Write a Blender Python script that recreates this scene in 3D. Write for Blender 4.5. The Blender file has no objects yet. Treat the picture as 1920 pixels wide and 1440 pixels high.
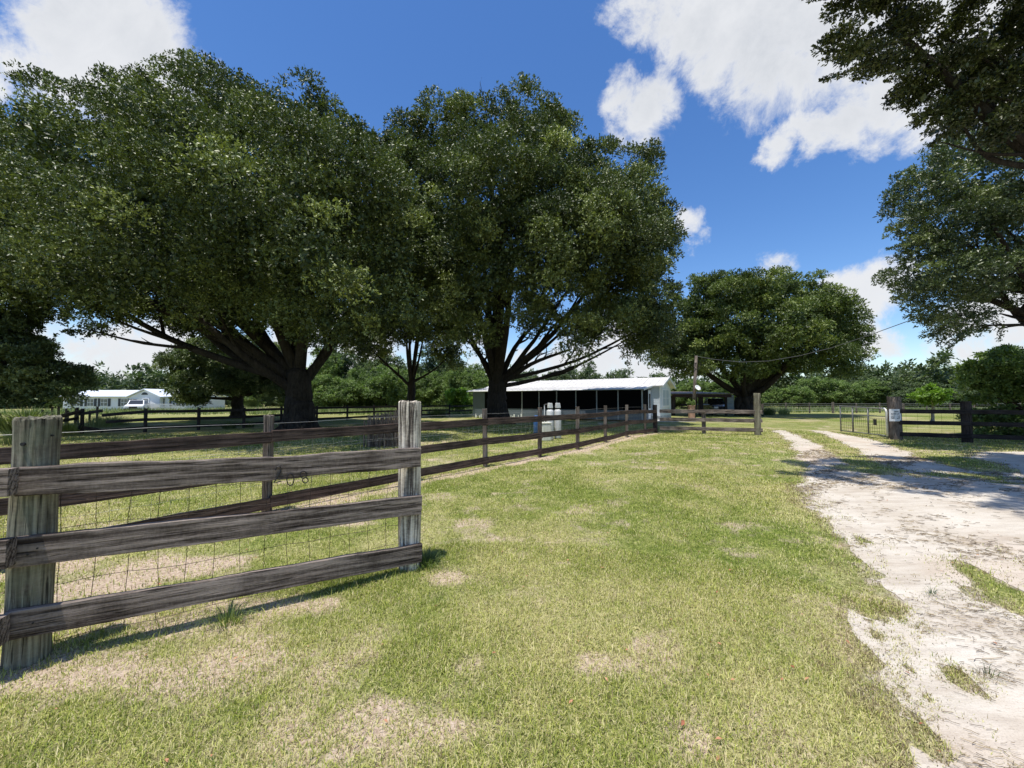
import bpy, bmesh, math, random
import numpy as np
from mathutils import Vector, Matrix
random.seed(7)
RNG = np.random.default_rng(7)
SC = bpy.context.scene
COL = SC.collection
PI = math.pi

# ------------------------------------------------------------------ camera
FPX = 745.0                      # focal length in pixels of the 1920-wide photograph
CAMH = 1.5
PITCH = math.atan(30 / FPX)
cam = bpy.data.cameras.new('camera')
cam.sensor_width = 36.0
cam.lens = FPX / 1920 * 36.0
cam.clip_start = 0.05
cam.clip_end = 3000
camo = bpy.data.objects.new('camera', cam)
COL.objects.link(camo)
camo.location = (0, 0, CAMH)
camo.rotation_euler = (PI / 2 + PITCH, 0, 0)
SC.camera = camo

# ------------------------------------------------------------------ light
SUN_DIR = Vector((-0.14, -0.20, 1.0)).normalized()      # towards the sun
sl = bpy.data.lights.new('sun', 'SUN')
sl.energy = 4.7
sl.angle = math.radians(0.5)
sl.color = (1.0, 0.955, 0.88)
so = bpy.data.objects.new('sun', sl)
COL.objects.link(so)
so.rotation_euler = SUN_DIR.to_track_quat('Z', 'Y').to_euler()
SC.view_settings.view_transform = 'Standard'
SC.view_settings.look = 'None'
SC.view_settings.exposure = 0.25
SC.view_settings.gamma = 1.0
SC.cycles.max_bounces = 6
SC.cycles.transparent_max_bounces = 6
SC.cycles.sample_clamp_indirect = 4.0


def ray(px, py):
    d = Vector((0, math.cos(PITCH), math.sin(PITCH)))
    u = Vector((0, -math.sin(PITCH), math.cos(PITCH)))
    return d + Vector((1, 0, 0)) * ((px - 960) / FPX) + u * ((720 - py) / FPX)


def at(px, py, Y):
    r = ray(px, py)
    return Vector((0, 0, CAMH)) + r * (Y / r.y)


def gr(px, py):
    r = ray(px, py)
    t = -CAMH / r.z
    return Vector((r.x * t, r.y * t, 0))


class NT:
    """tiny node-tree helper"""
    def __init__(s, tree):
        s.t = tree
        tree.nodes.clear()

    def n(s, typ, ins=None, **kw):
        nd = s.t.nodes.new(typ)
        for k, v in kw.items():
            setattr(nd, k, v)
        for k, v in (ins or {}).items():
            if hasattr(v, 'is_output'):
                s.t.links.new(v, nd.inputs[k])
            else:
                nd.inputs[k].default_value = v
        return nd

    def math(s, op, a, b=0.0, c=None, clamp=False):
        d = {0: a, 1: b}
        if c is not None:
            d[2] = c
        return s.n('ShaderNodeMath', d, operation=op, use_clamp=clamp).outputs[0]

    def mix(s, f, a, b, blend='MIX'):
        nd = s.n('ShaderNodeMix', {0: f, 6: a, 7: b}, data_type='RGBA', blend_type=blend)
        return nd.outputs[2]

    def ramp(s, f, stops, interp='LINEAR'):
        nd = s.n('ShaderNodeValToRGB', {0: f})
        cr = nd.color_ramp
        cr.interpolation = interp
        while len(cr.elements) < len(stops):
            cr.elements.new(0.5)
        for e, (p, c) in zip(cr.elements, stops):
            e.position = p
            e.color = c if len(c) == 4 else (*c, 1)
        return nd.outputs[0]

    def noise(s, vec, scale, detail=4, rough=0.55, dist=0.0):
        nd = s.n('ShaderNodeTexNoise', {'Scale': scale, 'Detail': detail, 'Roughness': rough, 'Distortion': dist})
        if vec is not None:
            s.t.links.new(vec, nd.inputs['Vector'])
        return nd.outputs[0]


# ------------------------------------------------------------------ world
w = bpy.data.worlds.new('World')
SC.world = w
w.use_nodes = True
T = NT(w.node_tree)
sky = T.n('ShaderNodeTexSky', sky_type='NISHITA', sun_disc=False)
sky.sun_elevation = math.asin(SUN_DIR.z)
sky.sun_rotation = math.atan2(SUN_DIR.x, SUN_DIR.y)
sky.altitude = 0
sky.air_density = 1.0
sky.dust_density = 0.3
sky.ozone_density = 2.5
tc = T.n('ShaderNodeTexCoord').outputs['Generated']
nrm = T.n('ShaderNodeVectorMath', {0: tc}, operation='NORMALIZE').outputs[0]
sep = T.n('ShaderNodeSeparateXYZ', {0: nrm}).outputs
skyc = T.n('ShaderNodeHueSaturation', {'Hue': 0.507, 'Saturation': 1.25, 'Value': 1.2, 'Color': sky.outputs[0]}).outputs[0]
# clouds: round cells at given directions, broken up by fractal noise
n1 = T.n('ShaderNodeTexNoise', {'Vector': nrm, 'Scale': 4.6, 'Detail': 9, 'Roughness': 0.62, 'Distortion': 0.35})
n2 = T.n('ShaderNodeTexNoise', {'Vector': nrm, 'Scale': 11.0, 'Detail': 10, 'Roughness': 0.68, 'Distortion': 0.3})
wob = T.n('ShaderNodeVectorMath', {0: n1.outputs[1], 1: (0.5, 0.5, 0.5)}, operation='SUBTRACT').outputs[0]
wob = T.n('ShaderNodeVectorMath', {0: wob, 3: 0.15}, operation='SCALE').outputs[0]
wdir = T.n('ShaderNodeVectorMath', {0: nrm, 1: wob}, operation='ADD').outputs[0]
wdir = T.n('ShaderNodeVectorMath', {0: wdir}, operation='NORMALIZE').outputs[0]
CLOUDS = [  # px, py, radius px, strength
    (160, 55, 110, 1), (245, 62, 92, 1), (75, 115, 62, .85), (190, 130, 110, 1), (15, 165, 36, .8), (150, -60, 110, 1),
    (395, 128, 26, .6),
    (1195, 212, 56, .95), (1240, 205, 40, .8), (1155, 190, 38, .8),
    (1240, 10, 80, .95), (1330, 50, 110, 1), (1440, 40, 150, 1), (1560, 30, 150, 1), (1320, 140, 52, .95), (1385, 120, 60, .9), (1700, 60, 150, 1), (1850, 60, 170, 1), (1460, -120, 240, 1), (1530, 160, 45, .7),
    (1455, 278, 34, .9), (1510, 255, 46, 1), (1580, 222, 58, 1), (1660, 190, 70, 1), (1760, 190, 80, .9), (1625, 255, 44, .8), (1850, 220, 80, .7),
    (1285, 420, 28, .75), (1300, 455, 22, .6), (1462, 508, 34, .75), (1618, 552, 46, .85), (1665, 545, 50, .85), (1655, 570, 40, .8), (1645, 658, 38, .85), (1630, 615, 30, .6),
    (1880, 575, 70, .8), (1820, 590, 46, .7), (1850, 660, 60, .8), (1910, 640, 50, .7),
    (1150, 690, 90, .95), (1070, 700, 70, .9), (1220, 705, 70, .9), (1010, 690, 50, .8), (880, 700, 90, .7), (1300, 700, 60, .7),
    (240, 690, 90, .9), (170, 690, 60, .8), (300, 660, 70, .9), (560, 690, 100, .8), (700, 660, 90, .8), (80, 640, 80, .6), (1155, 150, 16, .35)]
acc = None
for px, py, r, s in CLOUDS:
    d = ray(px, py)
    L = d.length
    ang = math.atan(r / FPX / max(L, 1)) if True else 0
    d = d.normalized()
    dot = T.n('ShaderNodeVectorMath', {0: wdir, 1: tuple(d)}, operation='DOT_PRODUCT').outputs[1]
    m = T.n('ShaderNodeMapRange', {0: dot, 1: math.cos(ang * 1.65), 2: math.cos(ang * 0.20), 3: 0.0, 4: s}).outputs[0]
    acc = m if acc is None else T.math('MAXIMUM', acc, m)
fr = T.math('ADD', T.math('MULTIPLY', T.math('SUBTRACT', n1.outputs[0], 0.5), 0.9), T.math('MULTIPLY', T.math('SUBTRACT', n2.outputs[0], 0.5), 1.5))
dens = T.math('ADD', acc, fr)
# other fair weather clouds away from the photographed part of the sky
n3 = T.noise(nrm, 2.2, 8, 0.6, 0.3)
behind = T.n('ShaderNodeMapRange', {0: sep[1], 1: 0.35, 2: -0.1, 3: 0.0, 4: 1.0}).outputs[0]
oth = T.math('MULTIPLY', T.math('SUBTRACT', n3, 0.46), T.math('MULTIPLY', behind, 4.0))
dens = T.math('MAXIMUM', dens, oth)
cov = T.n('ShaderNodeMapRange', {0: dens, 1: 0.36, 2: 0.86, 3: 0.0, 4: 0.98}, interpolation_type='SMOOTHSTEP').outputs[0]
thick = T.n('ShaderNodeMapRange', {0: T.math('ADD', acc, T.math('MULTIPLY', fr, 0.75)), 1: 0.55, 2: 1.15, 3: 0.0, 4: 1.0}, interpolation_type='SMOOTHSTEP').outputs[0]
high = T.n('ShaderNodeMapRange', {0: sep[2], 1: 0.35, 2: 0.72, 3: 0.35, 4: 1.0}).outputs[0]
shade = T.math('MULTIPLY', thick, T.math('MULTIPLY', high, T.n('ShaderNodeMapRange', {0: n1.outputs[0], 1: 0.35, 2: 0.62, 3: 1.0, 4: 0.1}).outputs[0]))
ccol = T.mix(shade, (5.7, 5.8, 6.0, 1), (3.7, 3.95, 4.35, 1))
out = T.mix(cov, skyc, ccol)
bg = T.n('ShaderNodeBackground', {0: out, 1: 0.125})
T.n('ShaderNodeOutputWorld', {0: bg.outputs[0]})

# ------------------------------------------------------------------ noise in numpy
_perm = np.random.default_rng(3).random((256, 256))


def vnoise(x, y):
    x = np.asarray(x, float); y = np.asarray(y, float)
    xi = np.floor(x).astype(int); yi = np.floor(y).astype(int)
    fx = x - xi; fy = y - yi
    fx = fx * fx * (3 - 2 * fx); fy = fy * fy * (3 - 2 * fy)
    a = _perm[xi & 255, yi & 255]; b = _perm[(xi + 1) & 255, yi & 255]
    c = _perm[xi & 255, (yi + 1) & 255]; d = _perm[(xi + 1) & 255, (yi + 1) & 255]
    return (a * (1 - fx) + b * fx) * (1 - fy) + (c * (1 - fx) + d * fx) * fy


def fbm(x, y, sc=1.0, oct=4, seed=0):
    v = 0; a = 1; t = 0
    for i in range(oct):
        v = v + a * vnoise(x * sc + 17.3 * i + seed * 31.7, y * sc - 9.1 * i + seed * 12.9)
        t += a; a *= 0.5; sc *= 2.03
    return v / t


def height(x, y):
    near = np.clip(1.5 - np.hypot(x, y) / 60, 0, 1)
    return ((fbm(x, y, 0.9, 3, 1) - 0.5) * 0.05 + (fbm(x, y, 0.22, 2, 2) - 0.5) * 0.10) * near


def hz(x, y):
    return float(height(np.array([x]), np.array([y]))[0])


# ------------------------------------------------------------------ object helpers
def link(o, parent=None):
    COL.objects.link(o)
    if parent is not None:
        o.parent = parent
        o.location = Vector(o.location) - Vector(wloc(parent))
    return o


def wloc(o):
    v = Vector(o.location)
    while o.parent is not None:
        o = o.parent
        v = v + Vector(o.location)
    return v


def tag(o, label=None, cat=None, group=None, kind=None):
    if label: o['label'] = label
    if cat: o['category'] = cat
    if group: o['group'] = group
    if kind: o['kind'] = kind
    return o


def thing(name, label, cat, loc=(0, 0, 0), group=None):
    o = bpy.data.objects.new(name, None)
    o.empty_display_size = 0.2
    COL.objects.link(o)
    o.location = loc
    return tag(o, label, cat, group)


def meshobj(name, verts, faces, mat, parent=None, loc=(0, 0, 0), smooth=False, attr=None):
    me = bpy.data.meshes.new(name)
    me.from_pydata([tuple(v) for v in verts], [], faces)
    me.update()
    me.materials.append(mat)
    if smooth:
        me.polygons.foreach_set('use_smooth', [True] * len(me.polygons))
    o = bpy.data.objects.new(name, me)
    o.location = loc
    return link(o, parent)


def npmesh(name, V, F, mat, parent=None, loc=(0, 0, 0), face_attr=None, vert_attr=None, smooth=False):
    """fast mesh from numpy vertices and constant-size faces"""
    me = bpy.data.meshes.new(name)
    k = F.shape[1]
    me.vertices.add(len(V)); me.vertices.foreach_set('co', V.astype(np.float32).ravel())
    me.loops.add(F.size); me.loops.foreach_set('vertex_index', F.astype(np.int32).ravel())
    me.polygons.add(len(F))
    me.polygons.foreach_set('loop_start', np.arange(0, F.size, k, dtype=np.int32))
    me.polygons.foreach_set('loop_total', np.full(len(F), k, dtype=np.int32))
    if smooth:
        me.polygons.foreach_set('use_smooth', np.ones(len(F), bool))
    for nm, a in (face_attr or {}).items():
        at_ = me.attributes.new(nm, 'FLOAT', 'FACE'); at_.data.foreach_set('value', a.astype(np.float32))
    for nm, a in (vert_attr or {}).items():
        at_ = me.attributes.new(nm, 'FLOAT', 'POINT'); at_.data.foreach_set('value', a.astype(np.float32))
    me.update(calc_edges=True)
    me.materials.append(mat)
    o = bpy.data.objects.new(name, me)
    o.location = loc
    return link(o, parent)


class MB:
    """collects boxes, tubes and loose faces into one mesh"""
    def __init__(s): s.v = []; s.f = []

    def add(s, vs, fs):
        b = len(s.v)
        s.v += [Vector(v) for v in vs]
        s.f += [tuple(b + i for i in f) for f in fs]
        return s

    def box(s, c, size, rz=0.0, M=None):
        hx, hy, hz_ = size[0] / 2, size[1] / 2, size[2] / 2
        vs = [Vector((sx * hx, sy * hy, sz * hz_)) for sz in (-1, 1) for sy in (-1, 1) for sx in (-1, 1)]
        R = M if M is not None else Matrix.Rotation(rz, 3, 'Z')
        vs = [R @ v + Vector(c) for v in vs]
        return s.add(vs, [(0, 2, 3, 1), (4, 5, 7, 6), (0, 1, 5, 4), (2, 6, 7, 3), (0, 4, 6, 2), (1, 3, 7, 5)])

    def tube(s, pts, rad, n=6, cap=True, jit=0.0):
        pts = [Vector(p) for p in pts]
        if not hasattr(rad, '__len__'): rad = [rad] * len(pts)
        b = len(s.v)
        up = Vector((0, 0, 1))
        side = None
        for i, p in enumerate(pts):
            d = (pts[min(i + 1, len(pts) - 1)] - pts[max(i - 1, 0)]).normalized()
            if side is None:
                a = up if abs(d.z) < 0.9 else Vector((1, 0, 0))
                side = d.cross(a).normalized()
            else:
                side = (side - d * side.dot(d)).normalized()
            t = d.cross(side)
            for k in range(n):
                an = 2 * PI * k / n
                r = rad[i] * (1 + random.uniform(-jit, jit))
                s.v.append(p + (side * math.cos(an) + t * math.sin(an)) * r)
        for i in range(len(pts) - 1):
            for k in range(n):
                a0 = b + i * n + k; a1 = b + i * n + (k + 1) % n
                s.f.append((a0, a1, a1 + n, a0 + n))
        if cap:
            s.f.append(tuple(b + k for k in reversed(range(n))))
            s.f.append(tuple(b + (len(pts) - 1) * n + k for k in range(n)))
        return s

    def prism(s, poly, y0, y1, M=None, o=(0, 0, 0)):
        """poly in local xz extruded along local y"""
        R = M or Matrix.Identity(3)
        n = len(poly)
        vs = [R @ Vector((x, y0, z)) + Vector(o) for x, z in poly] + [R @ Vector((x, y1, z)) + Vector(o) for x, z in poly]
        fs = [tuple(range(n)), tuple(range(2 * n - 1, n - 1, -1))] + [((i + 1) % n, i, n + i, n + (i + 1) % n) for i in range(n)]
        return s.add(vs, fs)

    def build(s, name, mat, parent=None, loc=None, smooth=False, bevel=0.0):
        if loc is None:
            loc = wloc(parent) if parent is not None else Vector((0, 0, 0))
        loc = Vector(loc)
        o = meshobj(name, [v - loc for v in s.v], s.f, mat, parent, loc, smooth)
        bm = bmesh.new(); bm.from_mesh(o.data)
        bmesh.ops.recalc_face_normals(bm, faces=bm.faces)
        bm.to_mesh(o.data); bm.free()
        if bevel:
            md = o.modifiers.new('bevel', 'BEVEL'); md.width = bevel; md.segments = 2; md.limit_method = 'ANGLE'
        return o


# ------------------------------------------------------------------ materials
def mat(name):
    m = bpy.data.materials.new(name)
    m.use_nodes = True
    return m, NT(m.node_tree)


def finish(T, col, rough=0.8, bump=None, bstr=0.3, bdist=0.02, spec=0.4, metal=0.0):
    ins = {'Base Color': col, 'Roughness': rough, 'Metallic': metal, 'Specular IOR Level': spec}
    if bump is not None:
        ins['Normal'] = T.n('ShaderNodeBump', {'Height': bump, 'Strength': bstr, 'Distance': bdist}).outputs[0]
    p = T.n('ShaderNodeBsdfPrincipled', ins)
    T.n('ShaderNodeOutputMaterial', {0: p.outputs[0]})
    return p


def wood_mat(name, axis, dark, light, scale=1.0, green=0.0, con=1.25):
    """weathered wood, grain along the object's own axis"""
    m, T = mat(name)
    oc = T.n('ShaderNodeTexCoord').outputs['Object']
    oi = T.n('ShaderNodeObjectInfo').outputs['Random']
    off = T.n('ShaderNodeCombineXYZ', {0: T.math('MULTIPLY', oi, 7), 1: T.math('MULTIPLY', oi, 13), 2: T.math('MULTIPLY', oi, 5)}).outputs[0]
    v = T.n('ShaderNodeVectorMath', {0: oc, 1: off}, operation='ADD').outputs[0]
    st = [34 * scale, 34 * scale, 34 * scale]
    st['xyz'.index(axis)] = 1.6 * scale
    mp = T.n('ShaderNodeMapping', {0: v, 3: tuple(st)}).outputs[0]
    g = T.noise(mp, 1.0, 6, 0.68, 0.6)
    mp2 = T.n('ShaderNodeMapping', {0: v, 3: tuple(x * 2.6 for x in st)}).outputs[0]
    crack = T.noise(mp2, 1.0, 3, 0.5, 0.3)
    bl = T.noise(v, 2.3, 4, 0.6)
    st3 = [9.0, 9.0, 9.0]; st3['xyz'.index(axis)] = 22.0
    kn_ = T.n('ShaderNodeTexWave', {'Vector': T.n('ShaderNodeMapping', {0: v, 3: tuple(.55 if k == axis else 9.0 for k in 'xyz')}).outputs[0], 'Scale': 1.6, 'Distortion': 5.0, 'Detail': 3.0, 'Detail Scale': 1.2}, wave_type='RINGS').outputs['Fac']
    saw = T.noise(T.n('ShaderNodeMapping', {0: v, 3: tuple(st3)}).outputs[0], 3.0, 3, 0.7)
    f = T.math('ADD', T.math('MULTIPLY', g, 0.62), T.math('ADD', T.math('MULTIPLY', bl, 0.34), T.math('ADD', T.math('MULTIPLY', saw, 0.13), T.math('MULTIPLY', kn_, 0.10))))
    mid = tuple((a * .55 + b * .45) for a, b in zip(dark, light))
    c = T.ramp(f, [(0.58 - .17 / con, dark), (0.58 - .02 / con, mid), (0.58 + .09 / con, light), (0.58 + .22 / con, tuple(min(1, x * 1.35) for x in light))])
    cr = T.ramp(crack, [(0.33, (0.12, 0.12, 0.12)), (0.43, (1, 1, 1))])
    c = T.mix(0.85, c, cr, 'MULTIPLY')
    if green:
        gm = T.ramp(T.noise(v, 6.0, 5, 0.7), [(0.5, (0, 0, 0)), (0.62, (1, 1, 1))])
        c = T.mix(T.math('MULTIPLY', gm, green), c, (0.20, 0.24, 0.15, 1))
    h = T.math('ADD', T.math('MULTIPLY', g, 0.7), T.math('MULTIPLY', T.math('MINIMUM', crack, 0.45), 1.4))
    finish(T, c, 0.88, h, 1.0, 0.02, 0.2)
    return m


M_RAIL = wood_mat('weathered_rail', 'x', (0.034, 0.024, 0.019), (0.245, 0.20, 0.17), 1.0, 0, 1.5)
M_RAILB = wood_mat('brown_rail', 'x', (0.030, 0.020, 0.016), (0.13, 0.088, 0.070))
M_RAILD = wood_mat('dark_rail', 'x', (0.012, 0.010, 0.010), (0.045, 0.038, 0.036))
M_POST = wood_mat('weathered_post', 'z', (0.065, 0.046, 0.036), (0.68, 0.60, 0.49), 0.75, 0, 1.7)
M_POSTG = wood_mat('grey_post', 'z', (0.070, 0.058, 0.040), (0.30, 0.275, 0.20), 0.9, 0.22, 1.1)
M_POSTB = wood_mat('brown_post', 'z', (0.05, 0.038, 0.030), (0.20, 0.165, 0.14))
M_POSTD = wood_mat('dark_post', 'z', (0.014, 0.011, 0.011), (0.055, 0.045, 0.042))


def plain(name, col, rough=0.6, var=0.15, scale=8.0, bstr=0.0, spec=0.4, metal=0.0):
    m, T = mat(name)
    oc = T.n('ShaderNodeTexCoord').outputs['Object']
    n = T.noise(oc, scale, 5, 0.6)
    c = T.ramp(n, [(0.3, tuple(x * (1 - var) for x in col)), (0.7, tuple(min(1, x * (1 + var)) for x in col))])
    finish(T, c, rough, n if bstr else None, bstr, 0.02, spec, metal)
    return m


def siding(name, col, pitch, axis=2, depth=0.6, var=0.06, grime=0.0):
    m, T = mat(name)
    oc = T.n('ShaderNodeTexCoord').outputs['Object']
    s = T.n('ShaderNodeSeparateXYZ', {0: oc}).outputs[axis]
    fr = T.math('FRACT', T.math('MULTIPLY', s, 1.0 / pitch))
    n = T.noise(oc, 3.0, 5, 0.6)
    c = T.ramp(n, [(0.3, tuple(x * (1 - var) for x in col)), (0.7, tuple(min(1, x * (1 + var)) for x in col))])
    if grime:
        mp = T.n('ShaderNodeMapping', {0: oc, 3: (0.6, 6.0, 0.6)}).outputs[0]
        c = T.mix(T.math('MULTIPLY', T.ramp(T.noise(mp, 1.5, 5, 0.7), [(0.45, (0, 0, 0)), (0.7, (1, 1, 1))]), grime), c, (0.30, 0.27, 0.24, 1))
    finish(T, c, 0.5, fr, depth, 0.012, 0.4)
    return m


def leaf_mat(name, dark, mid, light, rough=0.38, trans=0.22, spec=0.5, stops=None):
    m, T = mat(name)
    a = T.n('ShaderNodeAttribute', attribute_name='tint').outputs['Fac']
    c = T.ramp(a, stops or [(0.0, dark), (0.5, mid), (1.0, light)])
    p = T.n('ShaderNodeBsdfPrincipled', {'Base Color': c, 'Roughness': rough, 'Specular IOR Level': spec})
    tr = T.n('ShaderNodeBsdfTranslucent', {0: T.mix(1.0, c, (1.1, 1.35, 0.45, 1), 'MULTIPLY')})
    mx = T.n('ShaderNodeMixShader', {0: trans, 1: p.outputs[0], 2: tr.outputs[0]})
    T.n('ShaderNodeOutputMaterial', {0: mx.outputs[0]})
    return m


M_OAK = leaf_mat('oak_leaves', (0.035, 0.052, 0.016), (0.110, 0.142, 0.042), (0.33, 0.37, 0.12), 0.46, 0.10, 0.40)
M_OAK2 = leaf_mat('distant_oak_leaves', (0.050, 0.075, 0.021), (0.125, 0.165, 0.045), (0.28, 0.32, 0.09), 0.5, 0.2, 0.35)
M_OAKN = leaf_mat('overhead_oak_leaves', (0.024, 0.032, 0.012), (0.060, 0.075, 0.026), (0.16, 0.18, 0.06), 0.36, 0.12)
M_PALE = leaf_mat('pale_oak_leaves', (0.06, 0.09, 0.04), (0.15, 0.19, 0.085), (0.30, 0.34, 0.16), 0.45, 0.2, 0.4)
M_OAKG = leaf_mat('bluish_oak_leaves', (0.040, 0.060, 0.028), (0.095, 0.128, 0.055), (0.21, 0.25, 0.10), 0.42, 0.18)
M_WOODS = leaf_mat('woodland_leaves', (0.08, 0.125, 0.035), (0.155, 0.225, 0.06), (0.28, 0.36, 0.11), 0.55, 0.25)
M_WOODD = leaf_mat('dark_woodland_leaves', (0.05, 0.078, 0.033), (0.098, 0.14, 0.055), (0.18, 0.23, 0.09), 0.55, 0.2)
M_LIME = leaf_mat('lime_leaves', (0.12, 0.20, 0.03), (0.20, 0.32, 0.05), (0.33, 0.46, 0.09), 0.5, 0.35)
M_GRASS = leaf_mat('grass_blades', 0, 0, 0, 0.6, 0.16, 0.3, stops=[(0.0, (0.12, 0.175, 0.025)), (0.42, (0.42, 0.445, 0.085)), (0.80, (0.64, 0.55, 0.32)), (0.88, (0.26, 0.20, 0.10)), (1.0, (0.17, 0.125, 0.07))])


def bark_mat(name, dark, light):
    m, T = mat(name)
    oc = T.n('ShaderNodeTexCoord').outputs['Object']
    mp = T.n('ShaderNodeMapping', {0: oc, 3: (9, 9, 1.6)}).outputs[0]
    g = T.noise(mp, 1.2, 7, 0.7, 0.8)
    b = T.noise(oc, 1.3, 4, 0.6)
    c = T.ramp(T.math('ADD', T.math('MULTIPLY', g, 0.7), T.math('MULTIPLY', b, 0.3)), [(0.35, dark), (0.65, light)])
    finish(T, c, 0.92, g, 1.0, 0.06, 0.15)
    return m


M_BARK = bark_mat('oak_bark', (0.012, 0.010, 0.009), (0.062, 0.052, 0.045))
M_BARKL = bark_mat('pale_bark', (0.14, 0.12, 0.10), (0.38, 0.35, 0.30))
M_WIRE = plain('rusty_wire', (0.05, 0.038, 0.03), 0.7, 0.4, 20, 0, 0.3, 0.4)
M_WIREG = plain('galvanised_wire', (0.36, 0.36, 0.34), 0.45, 0.2, 20, 0, 0.5, 0.6)
M_BLACK = plain('black_metal', (0.015, 0.014, 0.016), 0.5, 0.3)
M_WHITE = plain('white_paint', (0.78, 0.78, 0.78), 0.5, 0.04)

# ------------------------------------------------------------------ driveway outline and vegetation fields
SANDPX = [(1452, 807), (1470, 808), (1500, 818), (1530, 831), (1556, 850), (1566, 866), (1600, 884), (1650, 892), (1700, 893), (1708, 884),
          (1670, 876), (1630, 858), (1600, 838), (1562, 819), (1516, 806), (1536, 806), (1570, 812), (1620, 820), (1662, 832), (1710, 854),
          (1765, 872), (1830, 884), (1905, 884), (1870, 866), (1800, 857), (1850, 849), (1925, 848), (2050, 852)]
SAND = [gr(*p) for p in SANDPX] + [Vector((16, 9.5, 0)), Vector((17, 6, 0)), Vector((17, -4, 0)), Vector((2.6, -4, 0)), Vector((1.72, 0.5, 0))] + \
       [gr(*p) for p in [(1735, 1470), (1700, 1385), (1650, 1310), (1600, 1245), (1585, 1190), (1622, 1150), (1640, 1110), (1600, 1055), (1612, 1020),
                         (1560, 965), (1520, 940), (1502, 915), (1512, 885), (1497, 848), (1478, 826)]]
SP = np.array([(p.x, p.y) for p in SAND])


def polysd(x, y, P):
    """signed distance, positive inside"""
    x = np.asarray(x, float).ravel(); y = np.asarray(y, float).ravel()
    best = np.full(x.shape, 1e9); ins = np.zeros(x.shape, bool)
    n = len(P)
    for i in range(n):
        x0, y0 = P[i]; x1, y1 = P[(i + 1) % n]
        dx, dy = x1 - x0, y1 - y0
        t = np.clip(((x - x0) * dx + (y - y0) * dy) / (dx * dx + dy * dy + 1e-12), 0, 1)
        best = np.minimum(best, np.hypot(x - x0 - t * dx, y - y0 - t * dy))
        c = ((y0 > y) != (y1 > y))
        xx = x0 + (y - y0) * dx / (dy if abs(dy) > 1e-12 else 1e-12)
        ins ^= c & (x < xx)
    return np.where(ins, best, -best)


def sandf(x, y):
    sd = polysd(x, y, SP)
    x = np.asarray(x, float).ravel(); y = np.asarray(y, float).ravel()
    u = x * .45 + y * .89; v = x * .89 - y * .45
    f = sd + (fbm(x, y, 1.1, 4, 5) - 0.5) * 0.40 + (fbm(x, y, 7.0, 3, 6) - 0.5) * 0.20
    near = np.clip((6.5 - y) / 2, 0, 1)
    f = f + (fbm(u * 2.0, v * 9.0, 1.0, 4, 7) - 0.50) * 0.95 * np.exp(-((sd - .12) / .35) ** 2) * near
    for c, rx, ry, st_ in GP:
        du = (x - c.x) * .45 + (y - c.y) * .89; dv_ = (x - c.x) * .89 - (y - c.y) * .45
        if c.y > 4.2: du, dv_ = x - c.x, y - c.y
        else: rx, ry = max(rx, .09) * 1.1, max(ry, .035) * 1.2
        q = (du / rx) ** 2 + (dv_ / ry) ** 2
        m_ = q < 9
        if m_.any():
            g = np.exp(-q[m_] * .8) * (0.55 + 1.1 * fbm(u[m_] * 1.5, v[m_] * 7, 1.0, 3, 12)) * st_
            f[m_] = np.minimum(f[m_], 0.42 - g * 0.75)
    return f


GRASSY = [  # grass patches lying on the sand: px, py, ground radius x, y, density
    (1630, 880, 0.8, 0.55, 1.0), (1800, 893, 1.6, .5, .8), (1890, 905, .8, .25, .7),
    (1850, 1085, 0.62, 0.20, .7), (1900, 1120, 0.5, 0.22, .9), (1810, 1102, .5, .07, .5), (1935, 1060, .5, .15, .5),
    (1800, 1262, 0.17, 0.07, .9), (1835, 1285, .1, .05, .8), (1718, 1165, 0.12, 0.05, .6), (1742, 1300, .06, .04, .6), (1640, 1180, .12, .05, .7),
    (1690, 1120, .2, .06, .5), (1745, 1135, .3, .04, .35), (1640, 1330, .12, .08, .6), (1700, 1340, .1, .1, .4), (1750, 1380, .15, .1, .35)]
GP = [(gr(a, b), rx, ry, s) for a, b, rx, ry, s in GRASSY]
BARE = [  # bare soil patches in the turf
    (1130, 1245, 0.16, 0.10), (600, 1390, 0.22, .10), (90, 1265, .65, .12), (300, 1170, .5, .12), (830, 1085, .14, .10), (540, 1135, .5, .10),
    (1000, 1045, .10, .06), (930, 927, .12, .07), (640, 985, .6, .14), (330, 1060, .55, .2), (170, 1095, .4, .35), (450, 1245, .2, .1), (870, 1245, .1, .08), (1060, 1060, .1, .06),
    (700, 1340, .2, .08), (1310, 1390, .08, .08), (880, 1370, .15, .06), (1200, 1215, .05, .05)]
BP = [(gr(a, b), rx, ry) for a, b, rx, ry in BARE]
# bare strip beside the long fence
FENCEPX = [(-60, 1150), (500, 964), (765, 905), (910, 876), (1012, 858), (1083, 843), (1135, 829), (1175, 819), (1210, 813), (1229, 811)]
FEN = [gr(*p) for p in FENCEPX[1:]]
_dir = (FEN[0] - FEN[2]).normalized()
FEN = [FEN[0] + _dir * 4.6, FEN[0] + _dir * 2.3] + FEN


def linedist(x, y, P):
    best = np.full(np.shape(x), 1e9)
    for a, b in zip(P[:-1], P[1:]):
        dx, dy = b.x - a.x, b.y - a.y
        t = np.clip(((x - a.x) * dx + (y - a.y) * dy) / (dx * dx + dy * dy), 0, 1)
        best = np.minimum(best, np.hypot(x - a.x - t * dx, y - a.y - t * dy))
    return best


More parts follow.
